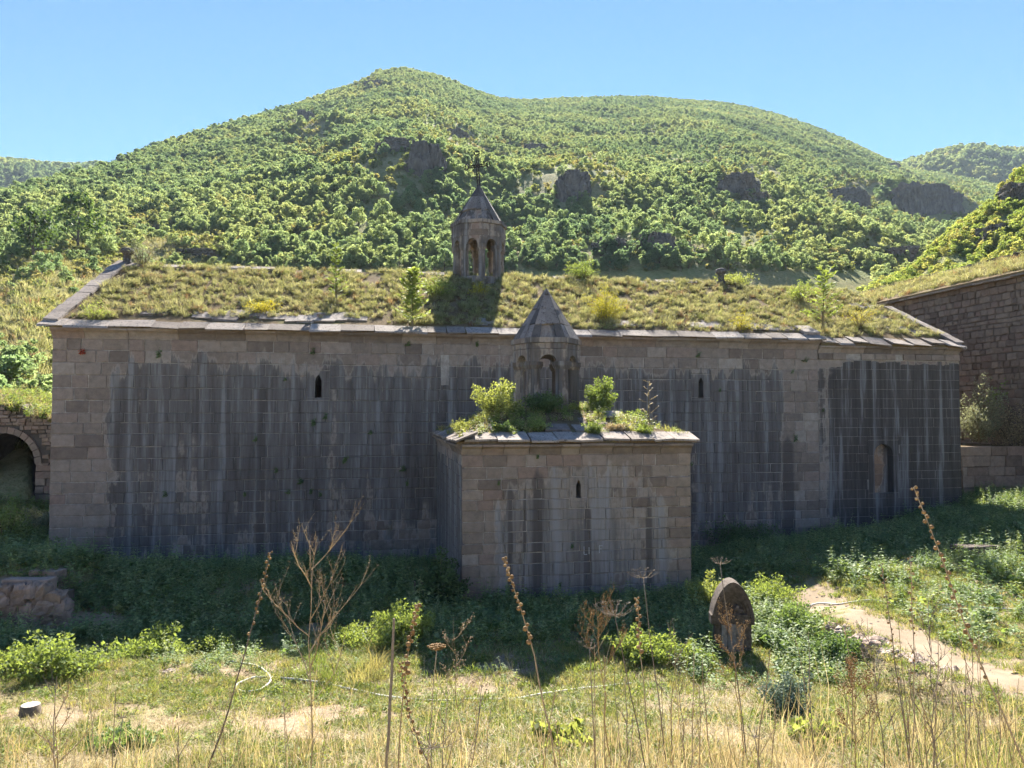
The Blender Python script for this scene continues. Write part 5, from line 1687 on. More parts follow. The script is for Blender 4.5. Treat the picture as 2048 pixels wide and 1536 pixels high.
def roof_hit(px, v):
    best = None
    for k in range(401):
        s = k / 400
        w = -0.22 + (WR + 0.22) * s
        z = EAVE + (ZR - EAVE) * s
        a = (px - 1024) / F
        # f = y*CP + zc*SP
        A = CU.x - a * CP * CU.y
        B = a * (CP * (E0.y + CW.y * w) + (z - CAMZ) * SP) - (E0.x + CW.x * w)
        u = B / A
        p = ch(u, w, z)
        vv = project(p.x, p.y, p.z)[1]
        if best is None or abs(vv - v) < best[0]:
            best = (abs(vv - v), p)
    return best[1]
def px_size(p, n):
    return n * p.y / F
for i, (px, v, hp_, wp_, mat, sty, leaf, dens, lab) in enumerate((
    (672, 603, 112, 42, MAT_LITLEAF, 'sapling', 0.10, 1.1, 'tall thin green sapling growing on the roof left of the belfry'),
    (825, 658, 118, 66, MAT_LITLEAF, 'sapling', 0.13, 2.4, 'bright green leafy sapling growing at the eave of the long roof'),
    (1645, 658, 112, 84, MAT_LITLEAF, 'sapling', 0.12, 1.8, 'leafy sapling with spreading branches near the right end of the roof'),
    (1212, 640, 62, 84, MAT_YELLOW, 'bush', 0.055, 1.6, 'rounded yellow broom bush on the roof right of the chapel lantern'),
    (1165, 552, 38, 74, MAT_LITLEAF, 'bush', 0.09, 0.8, 'yellowish bush on the ridge between belfry and right finial'),
    (528, 628, 30, 76, MAT_YELLOW, 'bush', 0.06, 0.7, 'low bright yellow bush on the left half of the roof'),
    (1482, 662, 36, 64, MAT_YELLOW, 'bush', 0.05, 0.7, 'small yellow bush at the eave below the right finial'),
    (1470, 556, 22, 90, MAT_LITLEAF, 'bush', 0.09, 0.7, 'low green shrub behind the right finial on the ridge'),
    (284, 523, 66, 84, MAT_GREYLEAF, 'bush', 0.06, 0.5, 'airy half bare bush beside the left finial'),
    (872, 596, 46, 66, MAT_LITLEAF, 'bush', 0.10, 0.7, 'yellow green bush on the roof at the left foot of the belfry'),
    (958, 592, 26, 52, MAT_YELLOW, 'bush', 0.07, 0.4, 'thin yellow herb on the roof in front of the belfry'),
    (1718, 650, 50, 80, MAT_YELLOW, 'bush', 0.05, 0.5, 'yellow flowering herb clump near the right eave'),
    (190, 640, 34, 70, MAT_LITLEAF, 'bush', 0.06, 0.5, 'green tuft of herbs at the left corner of the roof'),
    (1600, 600, 40, 60, MAT_LITLEAF, 'bush', 0.09, 0.5, 'sparse light green shrub high on the right half of the roof'))):
    p = roof_hit(px, v)
    shrub('roof_sapling' if sty == 'sapling' else 'roof_shrub', lab, p, px_size(p, hp_), px_size(p, wp_), mat, sty, leaf, 20 + i, 'sapling' if sty == 'sapling' else 'shrub', 'plants growing on the church roof', dens)
for i, (cx0, cy0, hp_, wp_, mat, sty, leaf, dens, lab) in enumerate((
    (1.05, 1.9, 0.98, 1.15, MAT_LITLEAF, 'bush', 0.085, 1.5, 'glossy green bush left of the chapel lantern'),
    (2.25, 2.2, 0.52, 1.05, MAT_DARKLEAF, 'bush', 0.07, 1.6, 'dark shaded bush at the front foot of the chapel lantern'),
    (3.78, 2.6, 0.95, 0.82, MAT_LITLEAF, 'bush', 0.085, 1.6, 'upright leafy bush right of the chapel lantern'),
    (4.45, 2.0, 0.45, 0.62, MAT_LITLEAF, 'bush', 0.06, 0.8, 'small shrub at the right end of the chapel roof'),
    (0.25, 1.3, 0.30, 0.9, MAT_SHORT, 'bush', 0.05, 1.2, 'yellow green cushion of weeds on the left chapel eave'),
    (0.95, 0.45, 0.28, 0.5, MAT_DARKLEAF, 'bush', 0.05, 1.3, 'dark green cushion on the front eave of the chapel'),
    (1.75, 0.65, 0.22, 0.6, MAT_LITLEAF, 'bush', 0.05, 1.0, 'low light green weed in the middle of the chapel eave'),
    (2.95, 0.35, 0.26, 0.45, MAT_LITLEAF, 'bush', 0.05, 1.1, 'green weed hanging over the chapel eave right of the window'),
    (3.55, 0.55, 0.2, 0.5, MAT_TANLEAF, 'bush', 0.05, 0.8, 'brownish dry weed on the front of the chapel roof'),
    (4.1, 0.3, 0.3, 0.45, MAT_LITLEAF, 'bush', 0.05, 0.8, 'small weed at the right part of the chapel eave'),
    (4.55, 1.2, 1.1, 0.5, MAT_TANLEAF, 'sapling', 0.035, 0.4, 'tall thin dry stalk at the right end of the chapel roof'))):
    p = ch(10.46 + cx0, -6.62 + cy0, float(chap_roof_z(np.array([cx0]), np.array([cy0]))[0]))
    shrub('chapel_roof_plant', lab, p, hp_, wp_, mat, sty, leaf, 60 + i, 'shrub', 'plants growing on the chapel roof', dens)
for i, (px, v, hp_, wp_, mat, leaf, dens, lab) in enumerate((
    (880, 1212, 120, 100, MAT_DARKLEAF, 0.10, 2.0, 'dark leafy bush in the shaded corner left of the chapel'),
    (800, 1292, 90, 120, MAT_LITLEAF, 0.08, 1.8, 'sunlit pale green bush just left of the chapel shadow'),
    (700, 1292, 46, 110, MAT_LITLEAF, 0.07, 1.2, 'low sunlit bush left of the pale green bush'),
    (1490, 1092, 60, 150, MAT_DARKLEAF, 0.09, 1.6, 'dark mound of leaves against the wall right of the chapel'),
    (1418, 1222, 88, 84, MAT_LITLEAF, 0.07, 1.8, 'sunlit bush beside the right corner of the chapel'),
    (1545, 1215, 62, 110, MAT_LITLEAF, 0.07, 1.6, 'pale green bush behind the carved gravestone'),
    (1600, 1265, 60, 130, MAT_SHADEG, 0.08, 1.8, 'spreading green bush right of the carved gravestone'),
    (1680, 1320, 66, 130, MAT_SHADEG, 0.08, 1.6, 'green bush below the row of kerb stones'),
    (1290, 1318, 60, 120, MAT_LITLEAF, 0.07, 1.8, 'round green bush at the edge of the chapel shadow'),
    (1370, 1325, 40, 80, MAT_LITLEAF, 0.07, 1.4, 'low green bush left of the carved gravestone'),
    (110, 1352, 80, 170, MAT_LITLEAF, 0.09, 1.3, 'sunlit bush with arching shoots at the left of the yard'),
    (300, 1322, 62, 140, MAT_LITLEAF, 0.10, 1.2, 'leafy mint like bush at the shadow edge on the left'),
    (20, 1340, 60, 100, MAT_LITLEAF, 0.08, 1.2, 'pale bush at the left edge of the yard'),
    (430, 1300, 46, 90, MAT_LITLEAF, 0.06, 0.9, 'thin bush with yellow flower spikes at the shadow edge'),
    (1575, 1432, 100, 90, MAT_BLUELEAF, 0.05, 1.6, 'small blue green juniper among the dry stalks'),
    (1640, 1492, 52, 120, MAT_LITLEAF, 0.13, 0.6, 'broad leaved pale green plant at the front right'),
    (1120, 1500, 46, 110, MAT_LITLEAF, 0.14, 0.5, 'broad leaved mallow at the front centre'),
    (240, 1500, 50, 120, MAT_SHADEG, 0.08, 1.0, 'green weed clump in the dry grass at the front left'))):
    p = ground_hit(px, v)
    shrub('yard_shrub', lab, p, px_size(p, hp_) * 0.82, px_size(p, wp_) * 1.1, mat, 'bush', leaf, 90 + i, 'shrub', 'shrubs and tall weeds in the yard', dens)
# right hand bushes on the terrace, left bushes by the ruin
for i, (px, v, Y, hp_, wp_, mat, leaf, dens, lab) in enumerate((
    (1962, 880, 28.2, 110, 100, MAT_GREYLEAF, 0.11, 1.8, 'pale grey green bush against the corner of the dark chamber'),
    (2010, 850, 29.5, 110, 90, MAT_LITLEAF, 0.18, 0.8, 'bright green sumac like shoot above the tan bush'),
    (2035, 900, 28.6, 90, 150, MAT_TANLEAF, 0.10, 2.0, 'tan coloured bush hanging over the retaining wall'),
    (2044, 860, 31, 130, 110, MAT_DARKLEAF, 0.12, 1.6, 'dark bush under the long building wall'),
    (8, 1085, 21.5, 100, 90, MAT_LITLEAF, 0.10, 1.8, 'tall green bush left of the church corner'),
    (78, 1015, 24.5, 50, 90, MAT_GREYLEAF, 0.09, 1.2, 'silvery bush in front of the ruined arch pier'),
    (60, 1090, 20.0, 60, 120, MAT_SHADEG, 0.10, 1.6, 'shaded green bush at the foot of the church corner'))):
    p = at(px, v, Y)
    if i >= 4:
        p.z = gz1(p.x, p.y)
    elif i < 4:
        p.z = max(2.75, p.z)
    shrub('wall_side_bush', lab, p, px_size(p, hp_), px_size(p, wp_), mat, 'bush', leaf, 130 + i, 'bush', 'bushes beside the walls', dens)
# larger trees seen at the left
for i, (px, v, s, k, lab) in enumerate(((150, 500, 0.95, 5, 'big dark tree over the shaded bank at the left'), (60, 520, 0.85, 1, 'dark tree left of the big tree on the bank'), (205, 415, 0.7, 3, 'dark trunked tree above the shaded bank'), (20, 800, 0.5, 2, 'small bright tree above the ruined arch'), (95, 812, 0.45, 4, 'small bright tree beside the church corner above the ruin'))):
    p = hill_point(px, v)
    r = tag(empty('hillside_tree', p, i * 1.3), lab, 'tree', 'larger trees at the left')
    r.scale = (s, s, s)
    link_obj('trunk', TREES[k][1], r)
    cm_ = TREES[k][0]
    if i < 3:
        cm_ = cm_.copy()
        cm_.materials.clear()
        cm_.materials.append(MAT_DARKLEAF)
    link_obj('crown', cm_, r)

# tufts rooted in the wall joints
WT = [leafy_mesh('wall_plant', 6, 0.16, 0.05, 0.06, 4, 560 + i, MAT_DARKLEAF, 0.6, 1.0) for i in range(3)]
WTR = leafy_mesh('wall_plant', 6, 0.16, 0.05, 0.07, 4, 570, leaf_mat('red_leaves', [(0.0, (0.30, 0.05, 0.03)), (1.0, (0.34, 0.07, 0.04))], 0.3), 0.6, 1.0)
def wall_hit(px, v, w):
    a = (px - 1024) / F
    u = (a * (E0.y + CW.y * w) - (E0.x + CW.x * w)) / (CU.x - a * CU.y)
    p = ch(u, w)
    return at(px, v, p.y)
spots = [(318, 712), (625, 705), (815, 690), (955, 690), (1395, 712), (1608, 722), (1585, 745), (1645, 822), (570, 760), (628, 848), (650, 835), (740, 866), (690, 922), (552, 942), (600, 965), (622, 985), (640, 990), (575, 985), (490, 990), (510, 880), (805, 940), (815, 968), (1590, 880), (1380, 930), (1440, 782), (330, 990)]
for i, (px, v) in enumerate(spots):
    p = wall_hit(px, v, -0.02)
    o = link_obj('wall_plant', WT[i % 3], None, p, (R(50) + random.uniform(-.3, .3), random.uniform(-.3, .3), ROT), (random.uniform(0.7, 1.3),) * 3)
    tag(o, 'small green tuft rooted in the joints of the long church wall', 'wall plant', 'tufts growing in the church wall')
for px, v, lab in ((165, 706, 'small red leaved tuft high on the wall by the left corner'),):
    tag(link_obj('wall_plant', WTR, None, wall_hit(px, v, -0.02), (R(50), 0, ROT)), lab, 'wall plant')
for px, v, lab in ((998, 968, 'small green tuft on the upper left of the chapel front'), (1076, 915, 'tiny pale plant above the dark streak of the chapel front'), (1145, 1094, 'little fern in the lower middle of the chapel front'), (1120, 1172, 'small weed at the foot of the chapel wall')):
    tag(link_obj('wall_plant', WT[0], None, wall_hit(px, v, -6.64), (R(50), 0, ROT), (0.6,) * 3), lab, 'wall plant', 'tufts growing in the chapel wall')

# ------------------------------------------------------------------ things in the yard
# carved gravestone with hooded pointed niche
gp = ground_hit(1466, 1308)
gs = tag(empty('carved_gravestone', (gp.x, gp.y, gp.z - 0.02), R(-6)), 'weathered upright gravestone with hooded pointed arch niche, right of the chapel', 'gravestone')
gs.scale = (0.9, 0.9, 0.9)
MAT_GS = plain_mat('gravestone_dark', [(0.0, (0.085, 0.067, 0.055)), (1.0, (0.135, 0.107, 0.088))], 0.9, 14, 0.5, 0.7, 0.02)
MAT_GSL = plain_mat('gravestone_grey', [(0.0, (0.19, 0.165, 0.14)), (1.0, (0.27, 0.24, 0.21))], 0.9, 12, 0.45, 0.6, 0.02)
def hood_outline(sc, zb, n=27):
    """pointed egg shaped hood: half widths over height"""
    xs, up = [], []
    for i in range(n):
        t = math.sin((-1 + 2 * i / (n - 1)) * math.pi / 2)
        xs.append(t * 0.375 * sc)
        up.append(zb + 0.64 * sc * (1 - abs(t) ** 1.85) ** 0.68)
    return xs, up
for k, (sc, y0) in enumerate(((1.0, -0.10), (0.86, -0.055), (0.72, -0.01), (0.58, 0.04))):
    b = MB()
    sc2 = (1.0, 0.86, 0.72, 0.58, 0.44)[k + 1]
    xo, uo = hood_outline(sc, 0.72)
    xi, ui = hood_outline(sc2, 0.72)
    n = len(xo)
    vs = [(xo[i], y0, uo[i]) for i in range(n)] + [(xi[i], y0, ui[i]) for i in range(n)] + [(xo[i], 0.34, uo[i]) for i in range(n)] + [(xi[i], y0 + 0.05, ui[i]) for i in range(n)]
    fs = []
    for i in range(n - 1):
        fs += [(i, n + i, n + i + 1, i + 1)[::-1], (i, 2 * n + i, 2 * n + i + 1, i + 1), (n + i, 3 * n + i, 3 * n + i + 1, n + i + 1)[::-1]]
    b.add(vs, fs)
    b.build('hood_moulding', MAT_GS, gs)
b = MB()
xo, uo = hood_outline(0.99, 0.72)
b.strips(xo, [0.60] * len(xo), uo, 0.08, 0.338)
b.strips([-0.40, -0.36, 0.36, 0.385], [0.58] * 4, [0.73, 0.76, 0.76, 0.73], -0.06, 0.255)
b.build('niche_back', MAT_GS, gs)
rg = random.Random(3)
cuts = [-0.33, -0.21, -0.10, 0.05, 0.19, 0.345]
for i in range(5):
    b = MB()
    yy = -0.05 - rg.uniform(0, 0.05) + 0.03 * abs(i - 2)
    b.strips([cuts[i] + 0.006, (cuts[i] + cuts[i + 1]) / 2, cuts[i + 1] - 0.006], [-0.15] * 3, [0.585 - rg.uniform(0, 0.05)] * 3, yy, 0.2)
    b.build('shaft_slab', MAT_GS if i in (0, 4) else MAT_GSL, gs)
b = MB()
b.strips([-0.36, 0.0, 0.38], [-0.2] * 3, [0.06, 0.08, 0.05], -0.12, 0.24)
b.build('base', MAT_GS, gs)
b = MB()
for i in range(6):
    b.ball((0.06 + rg.uniform(-0.08, 0.08), 0.03, 0.78 + rg.uniform(-0.04, 0.10)), 0.07)
b.build('carved_relief', MAT_GS, gs)

# garden hose
MAT_HOSE = plain_mat('hose_plastic', [(0.0, (0.55, 0.53, 0.48)), (1.0, (0.58, 0.56, 0.51))], 0.5, 30, 0.1)
def hose(name, label, pts2, rad=0.016):
    ps = [ground_hit(px, v) for px, v in pts2]
    out = []
    for i in range(len(ps) - 1):
        p0, p1, p2, p3 = ps[max(i - 1, 0)], ps[i], ps[i + 1], ps[min(i + 2, len(ps) - 1)]
        for k in range(8):
            t = k / 8
            q = 0.5 * ((2 * p1) + (p2 - p0) * t + (2 * p0 - 5 * p1 + 4 * p2 - p3) * t * t + (3 * p1 - p0 - 3 * p2 + p3) * t ** 3)
            q.z = gz1(q.x, q.y) + rad + 0.02
            out.append(q)
    b = MB()
    b.tube(out, rad, 7)
    return tag(b.build(name, MAT_HOSE, None, True), label, 'hose')
hose('garden_hose', 'long pale hose looping across the dry yard in front', [(462, 1328), (505, 1335), (535, 1352), (540, 1368), (520, 1384), (490, 1390), (473, 1384), (478, 1372), (510, 1362), (560, 1361), (620, 1368), (700, 1384), (800, 1402), (880, 1407), (980, 1404), (1080, 1395), (1180, 1382), (1270, 1372)])
hose('garden_hose', 'straight pale hose lying across the earth path on the right', [(1618, 1216), (1640, 1211), (1700, 1209), (1780, 1209), (1860, 1212), (1940, 1217), (2050, 1225)])

# tree stump
sp_ = ground_hit(60, 1432)
st = tag(empty('tree_stump', sp_), 'short sawn tree stump in the grass at the left', 'stump')
b = MB()
b.tube([(0, 0, -0.1), (0, 0, 0.03), (0.005, 0, 0.14)], [0.15, 0.125, 0.115], 16)
b.build('trunk', MAT_BARK, st, True)
b = MB()
b.tube([(0.005, 0, 0.1415), (0.005, 0, 0.146)], [0.11, 0.108], 16)
b.build('cut_face', plain_mat('sawn_wood', [(0.0, (0.46, 0.40, 0.33)), (1.0, (0.50, 0.44, 0.36))], 0.8, 20, 0.15), st)

# kerb stones along the raised path
rg = random.Random(9)
MAT_KERB = plain_mat('kerb_rock', [(0.0, (0.26, 0.19, 0.15)), (0.5, (0.34, 0.26, 0.205)), (1.0, (0.42, 0.34, 0.28))], 0.92, 9, 0.35, 0.6, 0.03)
kl = [(1640, 1240, 0.20, 'pale stone at the far end of the row beside the path'), (1668, 1252, 0.17, 'second stone from the far end of the row beside the path'), (1692, 1262, 0.22, 'third stone from the far end of the row beside the path'), (1720, 1278, 0.20, 'fourth stone from the far end of the row beside the path'),
      (1752, 1292, 0.26, 'pinkish long stone in the middle of the row beside the path'), (1785, 1305, 0.22, 'stone just nearer than the pinkish long one in the row'), (1812, 1318, 0.22, 'third stone from the near end of the row beside the path'), (1842, 1330, 0.24, 'stone next to the nearest one of the row beside the path'), (1890, 1345, 0.26, 'nearest pale stone of the row beside the path')]
for i, (px, v, s, lab) in enumerate(kl):
    p = ground_hit(px, v)
    o = link_obj('kerb_stone', rock_mesh('kerb_stone', s * 1.15, s * 0.75, s * (0.7 if i < 8 else 0.45), 40 + i, MAT_KERB, 12), None, (p.x, p.y, p.z - 0.07), (rg.uniform(-.15, .15), rg.uniform(-.15, .15), rg.uniform(0.4, 1.2)))
    tag(o, lab, 'stone', 'row of stones beside the path')
def flat_slab(name, label, px, v, L, W, H, rz, mat, group=None, lift=0.0):
    p = ground_hit(px, v)
    b = MB()
    j = lambda a=0.04: rg.uniform(-a, a)
    pts = [(-L / 2 + j(), -W / 2 + j()), (0, -W / 2 + j()), (L / 2 + j(), -W / 2 + j()), (L / 2 + j(), W / 2 + j()), (0, W / 2 + j()), (-L / 2 + j(), W / 2 + j())]
    n = len(pts)
    b.v = [(x, y, -0.15) for x, y in pts] + [(x, y, H - 0.02) for x, y in pts] + [(x * 0.96, y * 0.94, H + j(0.01)) for x, y in pts]
    b.f = [tuple(range(n))[::-1], tuple(range(2 * n, 3 * n))] + [(k * n + i, k * n + (i + 1) % n, (k + 1) * n + (i + 1) % n, (k + 1) * n + i) for k in (0, 1) for i in range(n)]
    b.mi = [0] * len(b.f)
    o = b.build(name, mat, None, loc=(p.x, p.y, p.z + lift), rot=(rg.uniform(-.04, .04), rg.uniform(-.04, .04), rz))
    return tag(o, label, 'slab', group)
flat_slab('stone_slab', 'dark flat grave slab lying in the weeds on the right', 1952, 1112, 1.0, 0.5, 0.26, R(14), MAT_GS)
flat_slab('stone_slab', 'flat pale slab on top of the low shaded wall', 62, 1168, 0.9, 0.4, 0.10, 0.1, MAT_LW, lift=0.02)
flat_slab('stone_slab', 'smaller flat slab behind the low shaded wall', 95, 1150, 0.6, 0.35, 0.10, -0.1, MAT_LW, lift=0.02)
pp_ = ground_hit(832, 1205)
po = tag(empty('short_post', (pp_.x, pp_.y, pp_.z)), 'short wooden post with pale cap by the dark bush', 'post')
b = MB()
b.box(-0.05, 0.05, -0.05, 0.05, -0.1, 0.42)
b.build('post', MAT_BARK, po)
b = MB()
b.box(-0.065, 0.065, -0.065, 0.065, 0.421, 0.45)
b.build('cap', MAT_KERB, po)
# scattered field stones
for i, (px, v, s, lab) in enumerate(((145, 1362, 0.10, 'small pale stone in front of the left bush'), (340, 1345, 0.12, 'pale stone at the edge of the left shadow'), (300, 1362, 0.08, 'little stone near the pale stone at the left shadow edge'), (1440, 1545, 0.10, 'pale stone at the bottom edge right of the middle'), (590, 1528, 0.09, 'pale stone in the dry grass at the bottom left'), (690, 1330, 0.07, 'small stone in the grass right of the hose loop'))):
    p = ground_hit(px, v)
    tag(link_obj('field_stone', rock_mesh('field_stone', s, s * 0.8, s * 0.6, 900 + i, MAT_KERB, 9), None, (p.x, p.y, p.z - 0.02)), lab, 'stone', 'loose stones in the yard')

# faint white letters chalked on the chapel wall
MAT_CHALK = plain_mat('white_chalk', [(0.0, (0.46, 0.46, 0.45)), (1.0, (0.48, 0.48, 0.47))], 0.9, 40, 0.4)
def stroke(parent, pts):
    b = MB()
    for a, c in zip(pts, pts[1:]):
        d = Vector((c[0] - a[0], 0, c[1] - a[1]))
        n = Vector((-d.z, 0, d.x)).normalized() * 0.008
        A, B = Vector((a[0], 0, a[1])), Vector((c[0], 0, c[1]))
        b.add([A - n, B - n, B + n, A + n], [(0, 1, 2, 3)])
    return b.build('chalk_letter', MAT_CHALK, parent)
gt = tag(empty('chalk_mark', ch(10.46 + 2.92, -6.62 - 0.026, 0.98), ROT), 'faint white letters L I and F chalked on the chapel wall', 'graffiti')
stroke(gt, [(0.05, 0.16), (0.05, 0.0)]); stroke(gt, [(0.05, 0.155), (0.12, 0.155)]); stroke(gt, [(0.05, 0.085), (0.10, 0.085)])
stroke(gt, [(-0.29, 0.15), (-0.29, -0.02)]); stroke(gt, [(-0.29, -0.02), (-0.22, -0.02)]); stroke(gt, [(-0.18, 0.13), (-0.18, -0.02)])

# ------------------------------------------------------------------ tall dry weeds in front
MAT_DRYST = plain_mat('dry_stem', [(0.0, (0.30, 0.22, 0.13)), (0.5, (0.38, 0.28, 0.17)), (1.0, (0.46, 0.37, 0.24))], 0.8, 40, 0.3)
MAT_GREYST = plain_mat('grey_stem', [(0.0, (0.18, 0.145, 0.11)), (1.0, (0.30, 0.25, 0.19))], 0.85, 40, 0.3)
MAT_CAPS = plain_mat('seed_capsule', [(0.0, (0.20, 0.12, 0.05)), (0.6, (0.30, 0.19, 0.085)), (1.0, (0.40, 0.27, 0.13))], 0.8, 60, 0.3)
def bent(x0, xt, vt, Y, n=9, sag=0.0, wob=0.015, rng=random):
    top = at(xt, vt, Y)
    bx = (x0 - 1024) / F * Y
    base = Vector((bx, Y, gz1(bx, Y) - 0.03))
    pts = []
    H = (top - base).length
    for i in range(n):
        t = i / (n - 1)
        p = base.lerp(top, t)
        p.x += sag * H * math.sin(math.pi * t) + (rng.uniform(-wob, wob) * H * 0.5 if 0 < i < n - 1 else 0)
        p.y += 0.05 * H * t * t
        pts.append(p)
    return base, [p - base for p in pts]
def along(pts, t):
    f = t * (len(pts) - 1)
    i = min(int(f), len(pts) - 2)
    return pts[i].lerp(pts[i + 1], f - i)
def weed(name, label, group, base):
    return tag(empty(name, base), label, 'dry weed', group)
def mullein(label, x0, xt, vt, Y, f0=0.55, r=0.008, nc=26, sag=0.0, mat=MAT_DRYST, cs=0.020, seed=0):
    rng = random.Random(seed)
    base, pts = bent(x0, xt, vt, Y, 10, sag, 0.01, rng)
    w = weed('mullein_stalk', label, 'dry mullein stalks in front', base)
    b = MB()
    b.tube(pts, [0.8 * r * (1.15 - 0.75 * i / 9) for i in range(10)], 6)
    b.build('stem', mat, w, True)
    b = MB()
    for k in range(nc):
        t = 1 - (1 - f0) * (k / nc) ** 1.3
        p = along(pts, t)
        a = k * 2.4
        s = cs * rng.uniform(0.7, 1.15) * (0.75 + 0.35 * (k / nc))
        if k > nc * 0.7 and rng.random() < 0.4:
            continue
        b.ball(p + Vector((math.cos(a) * 0.017, math.sin(a) * 0.017, 0)), s, 1.0)
    b.build('seed_spike', MAT_CAPS, w)['kind'] = 'stuff'
def umbel(label, x0, xt, vt, Y, rad, mat=MAT_GREYST, rays=18, seed=0, sag=0.0, brown=False):
    rng = random.Random(seed)
    base, pts = bent(x0, xt, vt, Y, 8, sag, 0.01, rng)
    w = weed('umbel_stalk', label, 'dry umbel heads in front', base)
    b = MB()
    b.tube(pts, [0.006 - 0.0004 * i for i in range(8)], 6)
    b.build('stem', mat, w, True)
    top = pts[-1]
    h = MB()
    for k in range(rays):
        a = k * 2.399
        q = math.sqrt((k + 0.5) / rays)
        e = top + Vector((math.cos(a) * rad * q, math.sin(a) * rad * q, rad * (0.55 - 0.25 * q * q)))
        m = top.lerp(e, 0.55) + Vector((0, 0, -rad * 0.12))
        h.tube([top, m, e], [0.0025, 0.002, 0.0016], 4)
        for j in range(5):
            aa = rng.uniform(0, 6.28)
            d = Vector((math.cos(aa), math.sin(aa), 0.5)) * rad * 0.14
            h.tube([e, e + d], [0.0014, 0.0012], 3, False)
            if brown:
                h.ball(e + d, 0.007)
    h.build('umbel', MAT_CAPS if brown else mat, w)
    return w
def branchy(label, x0, xt, vt, Y, spread, mat, seed, levels=3, f0=0.35, nb=7, bud=0.0, r=0.007):
    rng = random.Random(seed)
    base, pts = bent(x0, xt, vt, Y, 9, 0.0, 0.02, rng)
    w = weed('branched_stalk', label, 'bare branched weeds in front', base)
    b = MB()
    b.tube(pts, [0.75 * r * (1.1 - 0.8 * i / 8) for i in range(9)], 6)
    b.build('stem', mat, w, True)
    c = MB()
    H = pts[-1].z
    def grow(p, d, L, rr, lev):
        q = [p]
        dd = d.copy()
        for i in range(4):
            dd = (dd + Vector((rng.uniform(-.22, .22), rng.uniform(-.22, .22), 0.16))).normalized()
            q.append(q[-1] + dd * L / 4)
        c.tube(q, [rr, rr * .85, rr * .7, rr * .55, rr * .35], 4, False)
        if bud:
            for i in range(3, 5):
                for j in range(3):
                    c.ball(q[i] + Vector((rng.uniform(-.02, .02), rng.uniform(-.02, .02), rng.uniform(-.02, .02))), bud * rng.uniform(.6, 1.2))
        else:
            for i in range(2, 5):
                for j in range(2):
                    e = q[i] + Vector((rng.uniform(-.02, .02), rng.uniform(-.02, .02), rng.uniform(0, .03)))
                    c.tube([q[i], e], [0.002, 0.001], 3, False)
        if lev > 0:
            for j in range(3):
                s = q[1 + j]
                a = rng.uniform(0, 6.28)
                nd = (dd + Vector((math.cos(a), math.sin(a), 0.1)) * 0.75).normalized()
                grow(s, nd, L * rng.uniform(0.4, 0.65), rr * 0.6, lev - 1)
    for k in range(nb):
        t = f0 + (0.95 - f0) * k / nb
        a = k * 2.4 + rng.uniform(-.4, .4)
        grow(along(pts, t), Vector((math.cos(a), math.sin(a) * 0.6, 0.75)).normalized(), spread * (1.15 - 0.6 * t) * rng.uniform(0.8, 1.2), r * 0.55, levels - 1)
    c.build('twig_spray', mat, w)['kind'] = 'stuff'

mullein('dark leaning mullein stalk with seed balls in front of the left wall', 418, 533, 1108, 7.2, 0.60, 0.011, 22, 0.02, MAT_GREYST, 0.019, 1)
mullein('tall mullein stalk with curved tip in front of the chapel', 1112, 1008, 1120, 7.0, 0.60, 0.011, 26, 0.03, MAT_DRYST, 0.022, 2)
mullein('mullein stalk with seed balls between chapel and gravestone', 1296, 1276, 1200, 7.2, 0.66, 0.008, 20, 0.0, MAT_DRYST, 0.020, 3)
mullein('long mullein stalk leaning in from the right edge', 2090, 1846, 978, 5.6, 0.42, 0.009, 34, -0.02, MAT_DRYST, 0.019, 4)
mullein('mullein stalk with a clustered tip left of the chapel shadow', 800, 833, 1215, 6.8, 0.62, 0.008, 22, -0.03, MAT_DRYST, 0.024, 5)
mullein('brown mullein stalk left of the pale path', 1808, 1772, 1132, 6.9, 0.45, 0.008, 24, 0.0, MAT_GREYST, 0.013, 6)
mullein('brown mullein stalk just right of the other one by the path', 1808, 1832, 1118, 6.5, 0.45, 0.008, 24, 0.01, MAT_DRYST, 0.014, 7)
mullein('bent low mullein stalk in front of the hose', 880, 800, 1330, 6.9, 0.25, 0.007, 26, -0.05, MAT_GREYST, 0.020, 8)
umbel('pale umbel head in front of the chapel shadow', 1300, 1232, 1236, 6.3, 0.19, MAT_GREYST, 24, 11)
umbel('pale umbel head against the chapel right edge', 1330, 1290, 1160, 7.2, 0.15, MAT_GREYST, 18, 12)
umbel('small pale umbel just above the gravestone', 1492, 1446, 1132, 7.0, 0.10, MAT_GREYST, 16, 13)
umbel('brown umbel head at the left edge of the chapel shadow', 850, 872, 1305, 6.2, 0.07, MAT_DRYST, 18, 14, brown=True)
umbel('open umbel head low in the middle of the dry grass', 868, 862, 1500, 5.4, 0.20, MAT_GREYST, 16, 15)
umbel('wiry umbel in the dark chapel shadow', 1190, 1180, 1300, 6.9, 0.12, MAT_GREYST, 12, 16)
umbel('dry pale umbel at the lower left among the grass', 232, 240, 1440, 6.0, 0.06, MAT_GREYST, 10, 17)
umbel('grey umbel right of centre low in the grass', 1530, 1512, 1478, 5.6, 0.10, MAT_GREYST, 12, 18)
branchy('bare pale branched weed in front of the left shadow', 634, 612, 1085, 6.4, 0.72, MAT_DRYST, 21, 3, 0.40, 9, 0.0, 0.009)
branchy('rusty brown branched weed in front of the chapel', 1222, 1192, 1200, 6.6, 0.42, MAT_CAPS, 22, 3, 0.62, 6, 0.0, 0.007)
branchy('rusty tangled weed in front of the gravestone', 1480, 1462, 1225, 7.4, 0.34, MAT_CAPS, 23, 3, 0.45, 8, 0.005, 0.006)
branchy('grey branched weed at the right before the path', 1850, 1868, 1200, 6.2, 0.34, MAT_GREYST, 24, 2, 0.3, 9, 0.0, 0.007)
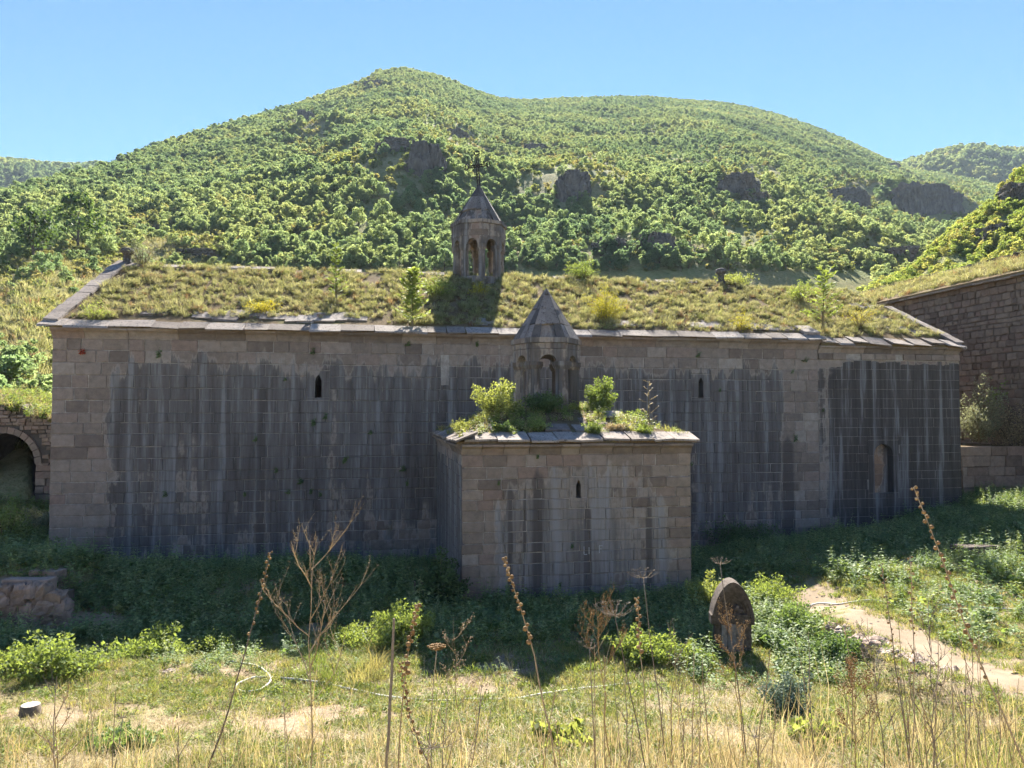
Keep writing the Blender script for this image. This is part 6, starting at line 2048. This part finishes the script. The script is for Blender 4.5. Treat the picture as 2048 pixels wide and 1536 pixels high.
branchy('thin dark weed with side shoots before the weeds on the right', 1760, 1742, 1240, 6.5, 0.26, MAT_GREYST, 25, 2, 0.35, 7, 0.0, 0.006)
branchy('orange brown weed clump right of the juniper', 1700, 1712, 1330, 6.4, 0.32, MAT_CAPS, 26, 3, 0.4, 8, 0.006, 0.006)
branchy('thin brown weed with buds in the chapel shadow', 928, 905, 1240, 6.5, 0.30, MAT_DRYST, 27, 2, 0.5, 6, 0.006, 0.005)
branchy('grey twiggy weed left of the gravestone', 1370, 1350, 1250, 6.9, 0.30, MAT_GREYST, 28, 2, 0.4, 7, 0.0, 0.005)
branchy('dry weed leaning at the lower left corner', 150, 100, 1400, 5.4, 0.40, MAT_DRYST, 29, 2, 0.3, 7, 0.0, 0.008)
branchy('dry reddish weed left of the hose loop', 470, 440, 1390, 6.0, 0.25, MAT_DRYST, 30, 2, 0.4, 6, 0.0, 0.005)
rg = random.Random(4)
for i in range(64):
    if i < 46:
        xb = rg.uniform(1180, 2040)
        vt = rg.uniform(1230, 1420) if xb > 1500 else rg.uniform(1290, 1430)
    else:
        xb = rg.uniform(60, 1150)
        vt = rg.uniform(1340, 1470)
    Y = rg.uniform(5.2, 7.4)
    base, pts = bent(xb, xb + rg.uniform(-45, 45), vt, Y, 6, rg.uniform(-.04, .04), 0.02, rg)
    b = MB()
    r = rg.uniform(0.0025, 0.006)
    b.tube(pts, [r * (1.1 - 0.12 * k) for k in range(6)], 5)
    for k in range(rg.randint(1, 5)):
        s = along(pts, rg.uniform(0.3, 0.95))
        a = rg.uniform(0, 6.28)
        L = rg.uniform(0.06, 0.22)
        b.tube([s, s + Vector((math.cos(a) * L * 0.6, math.sin(a) * L * 0.6, L))], [r * 0.6, r * 0.3], 4, False)
    o = b.build('dry_stalk', rg.choice((MAT_DRYST, MAT_GREYST, MAT_DRYST)), None, loc=base)
    tag(o, 'thin bare dry stalk standing in the straw coloured grass in front', 'dry weed', 'bare dry stalks in front')
b = MB()
base, pts = bent(775, 785, 1242, 6.0, 8, 0.0, 0.01, rg)
b.tube(pts, [0.013, 0.013, 0.012, 0.012, 0.012, 0.011, 0.011, 0.010], 7)
tag(b.build('dry_stalk', MAT_GREYST, None, loc=base), 'thick dark broken stalk left of the chapel shadow', 'dry weed')

# ------------------------------------------------------------------ haze
def haze(density, aniso, col):
    t = NT('haze_air')
    v = t.n('VolumePrincipled', {'Color': col, 'Density': density, 'Anisotropy': aniso})
    o = t.n('OutputMaterial')
    t.t.links.new(v.outputs[0], o.inputs['Volume'])
    b = MB()
    b.box(-1500, 1500, -60, 1150, -6, 262)
    h = b.build('haze', t.m)
    h['kind'] = 'stuff'
haze(0.00017, 0.1, (0.70, 0.85, 1.0))
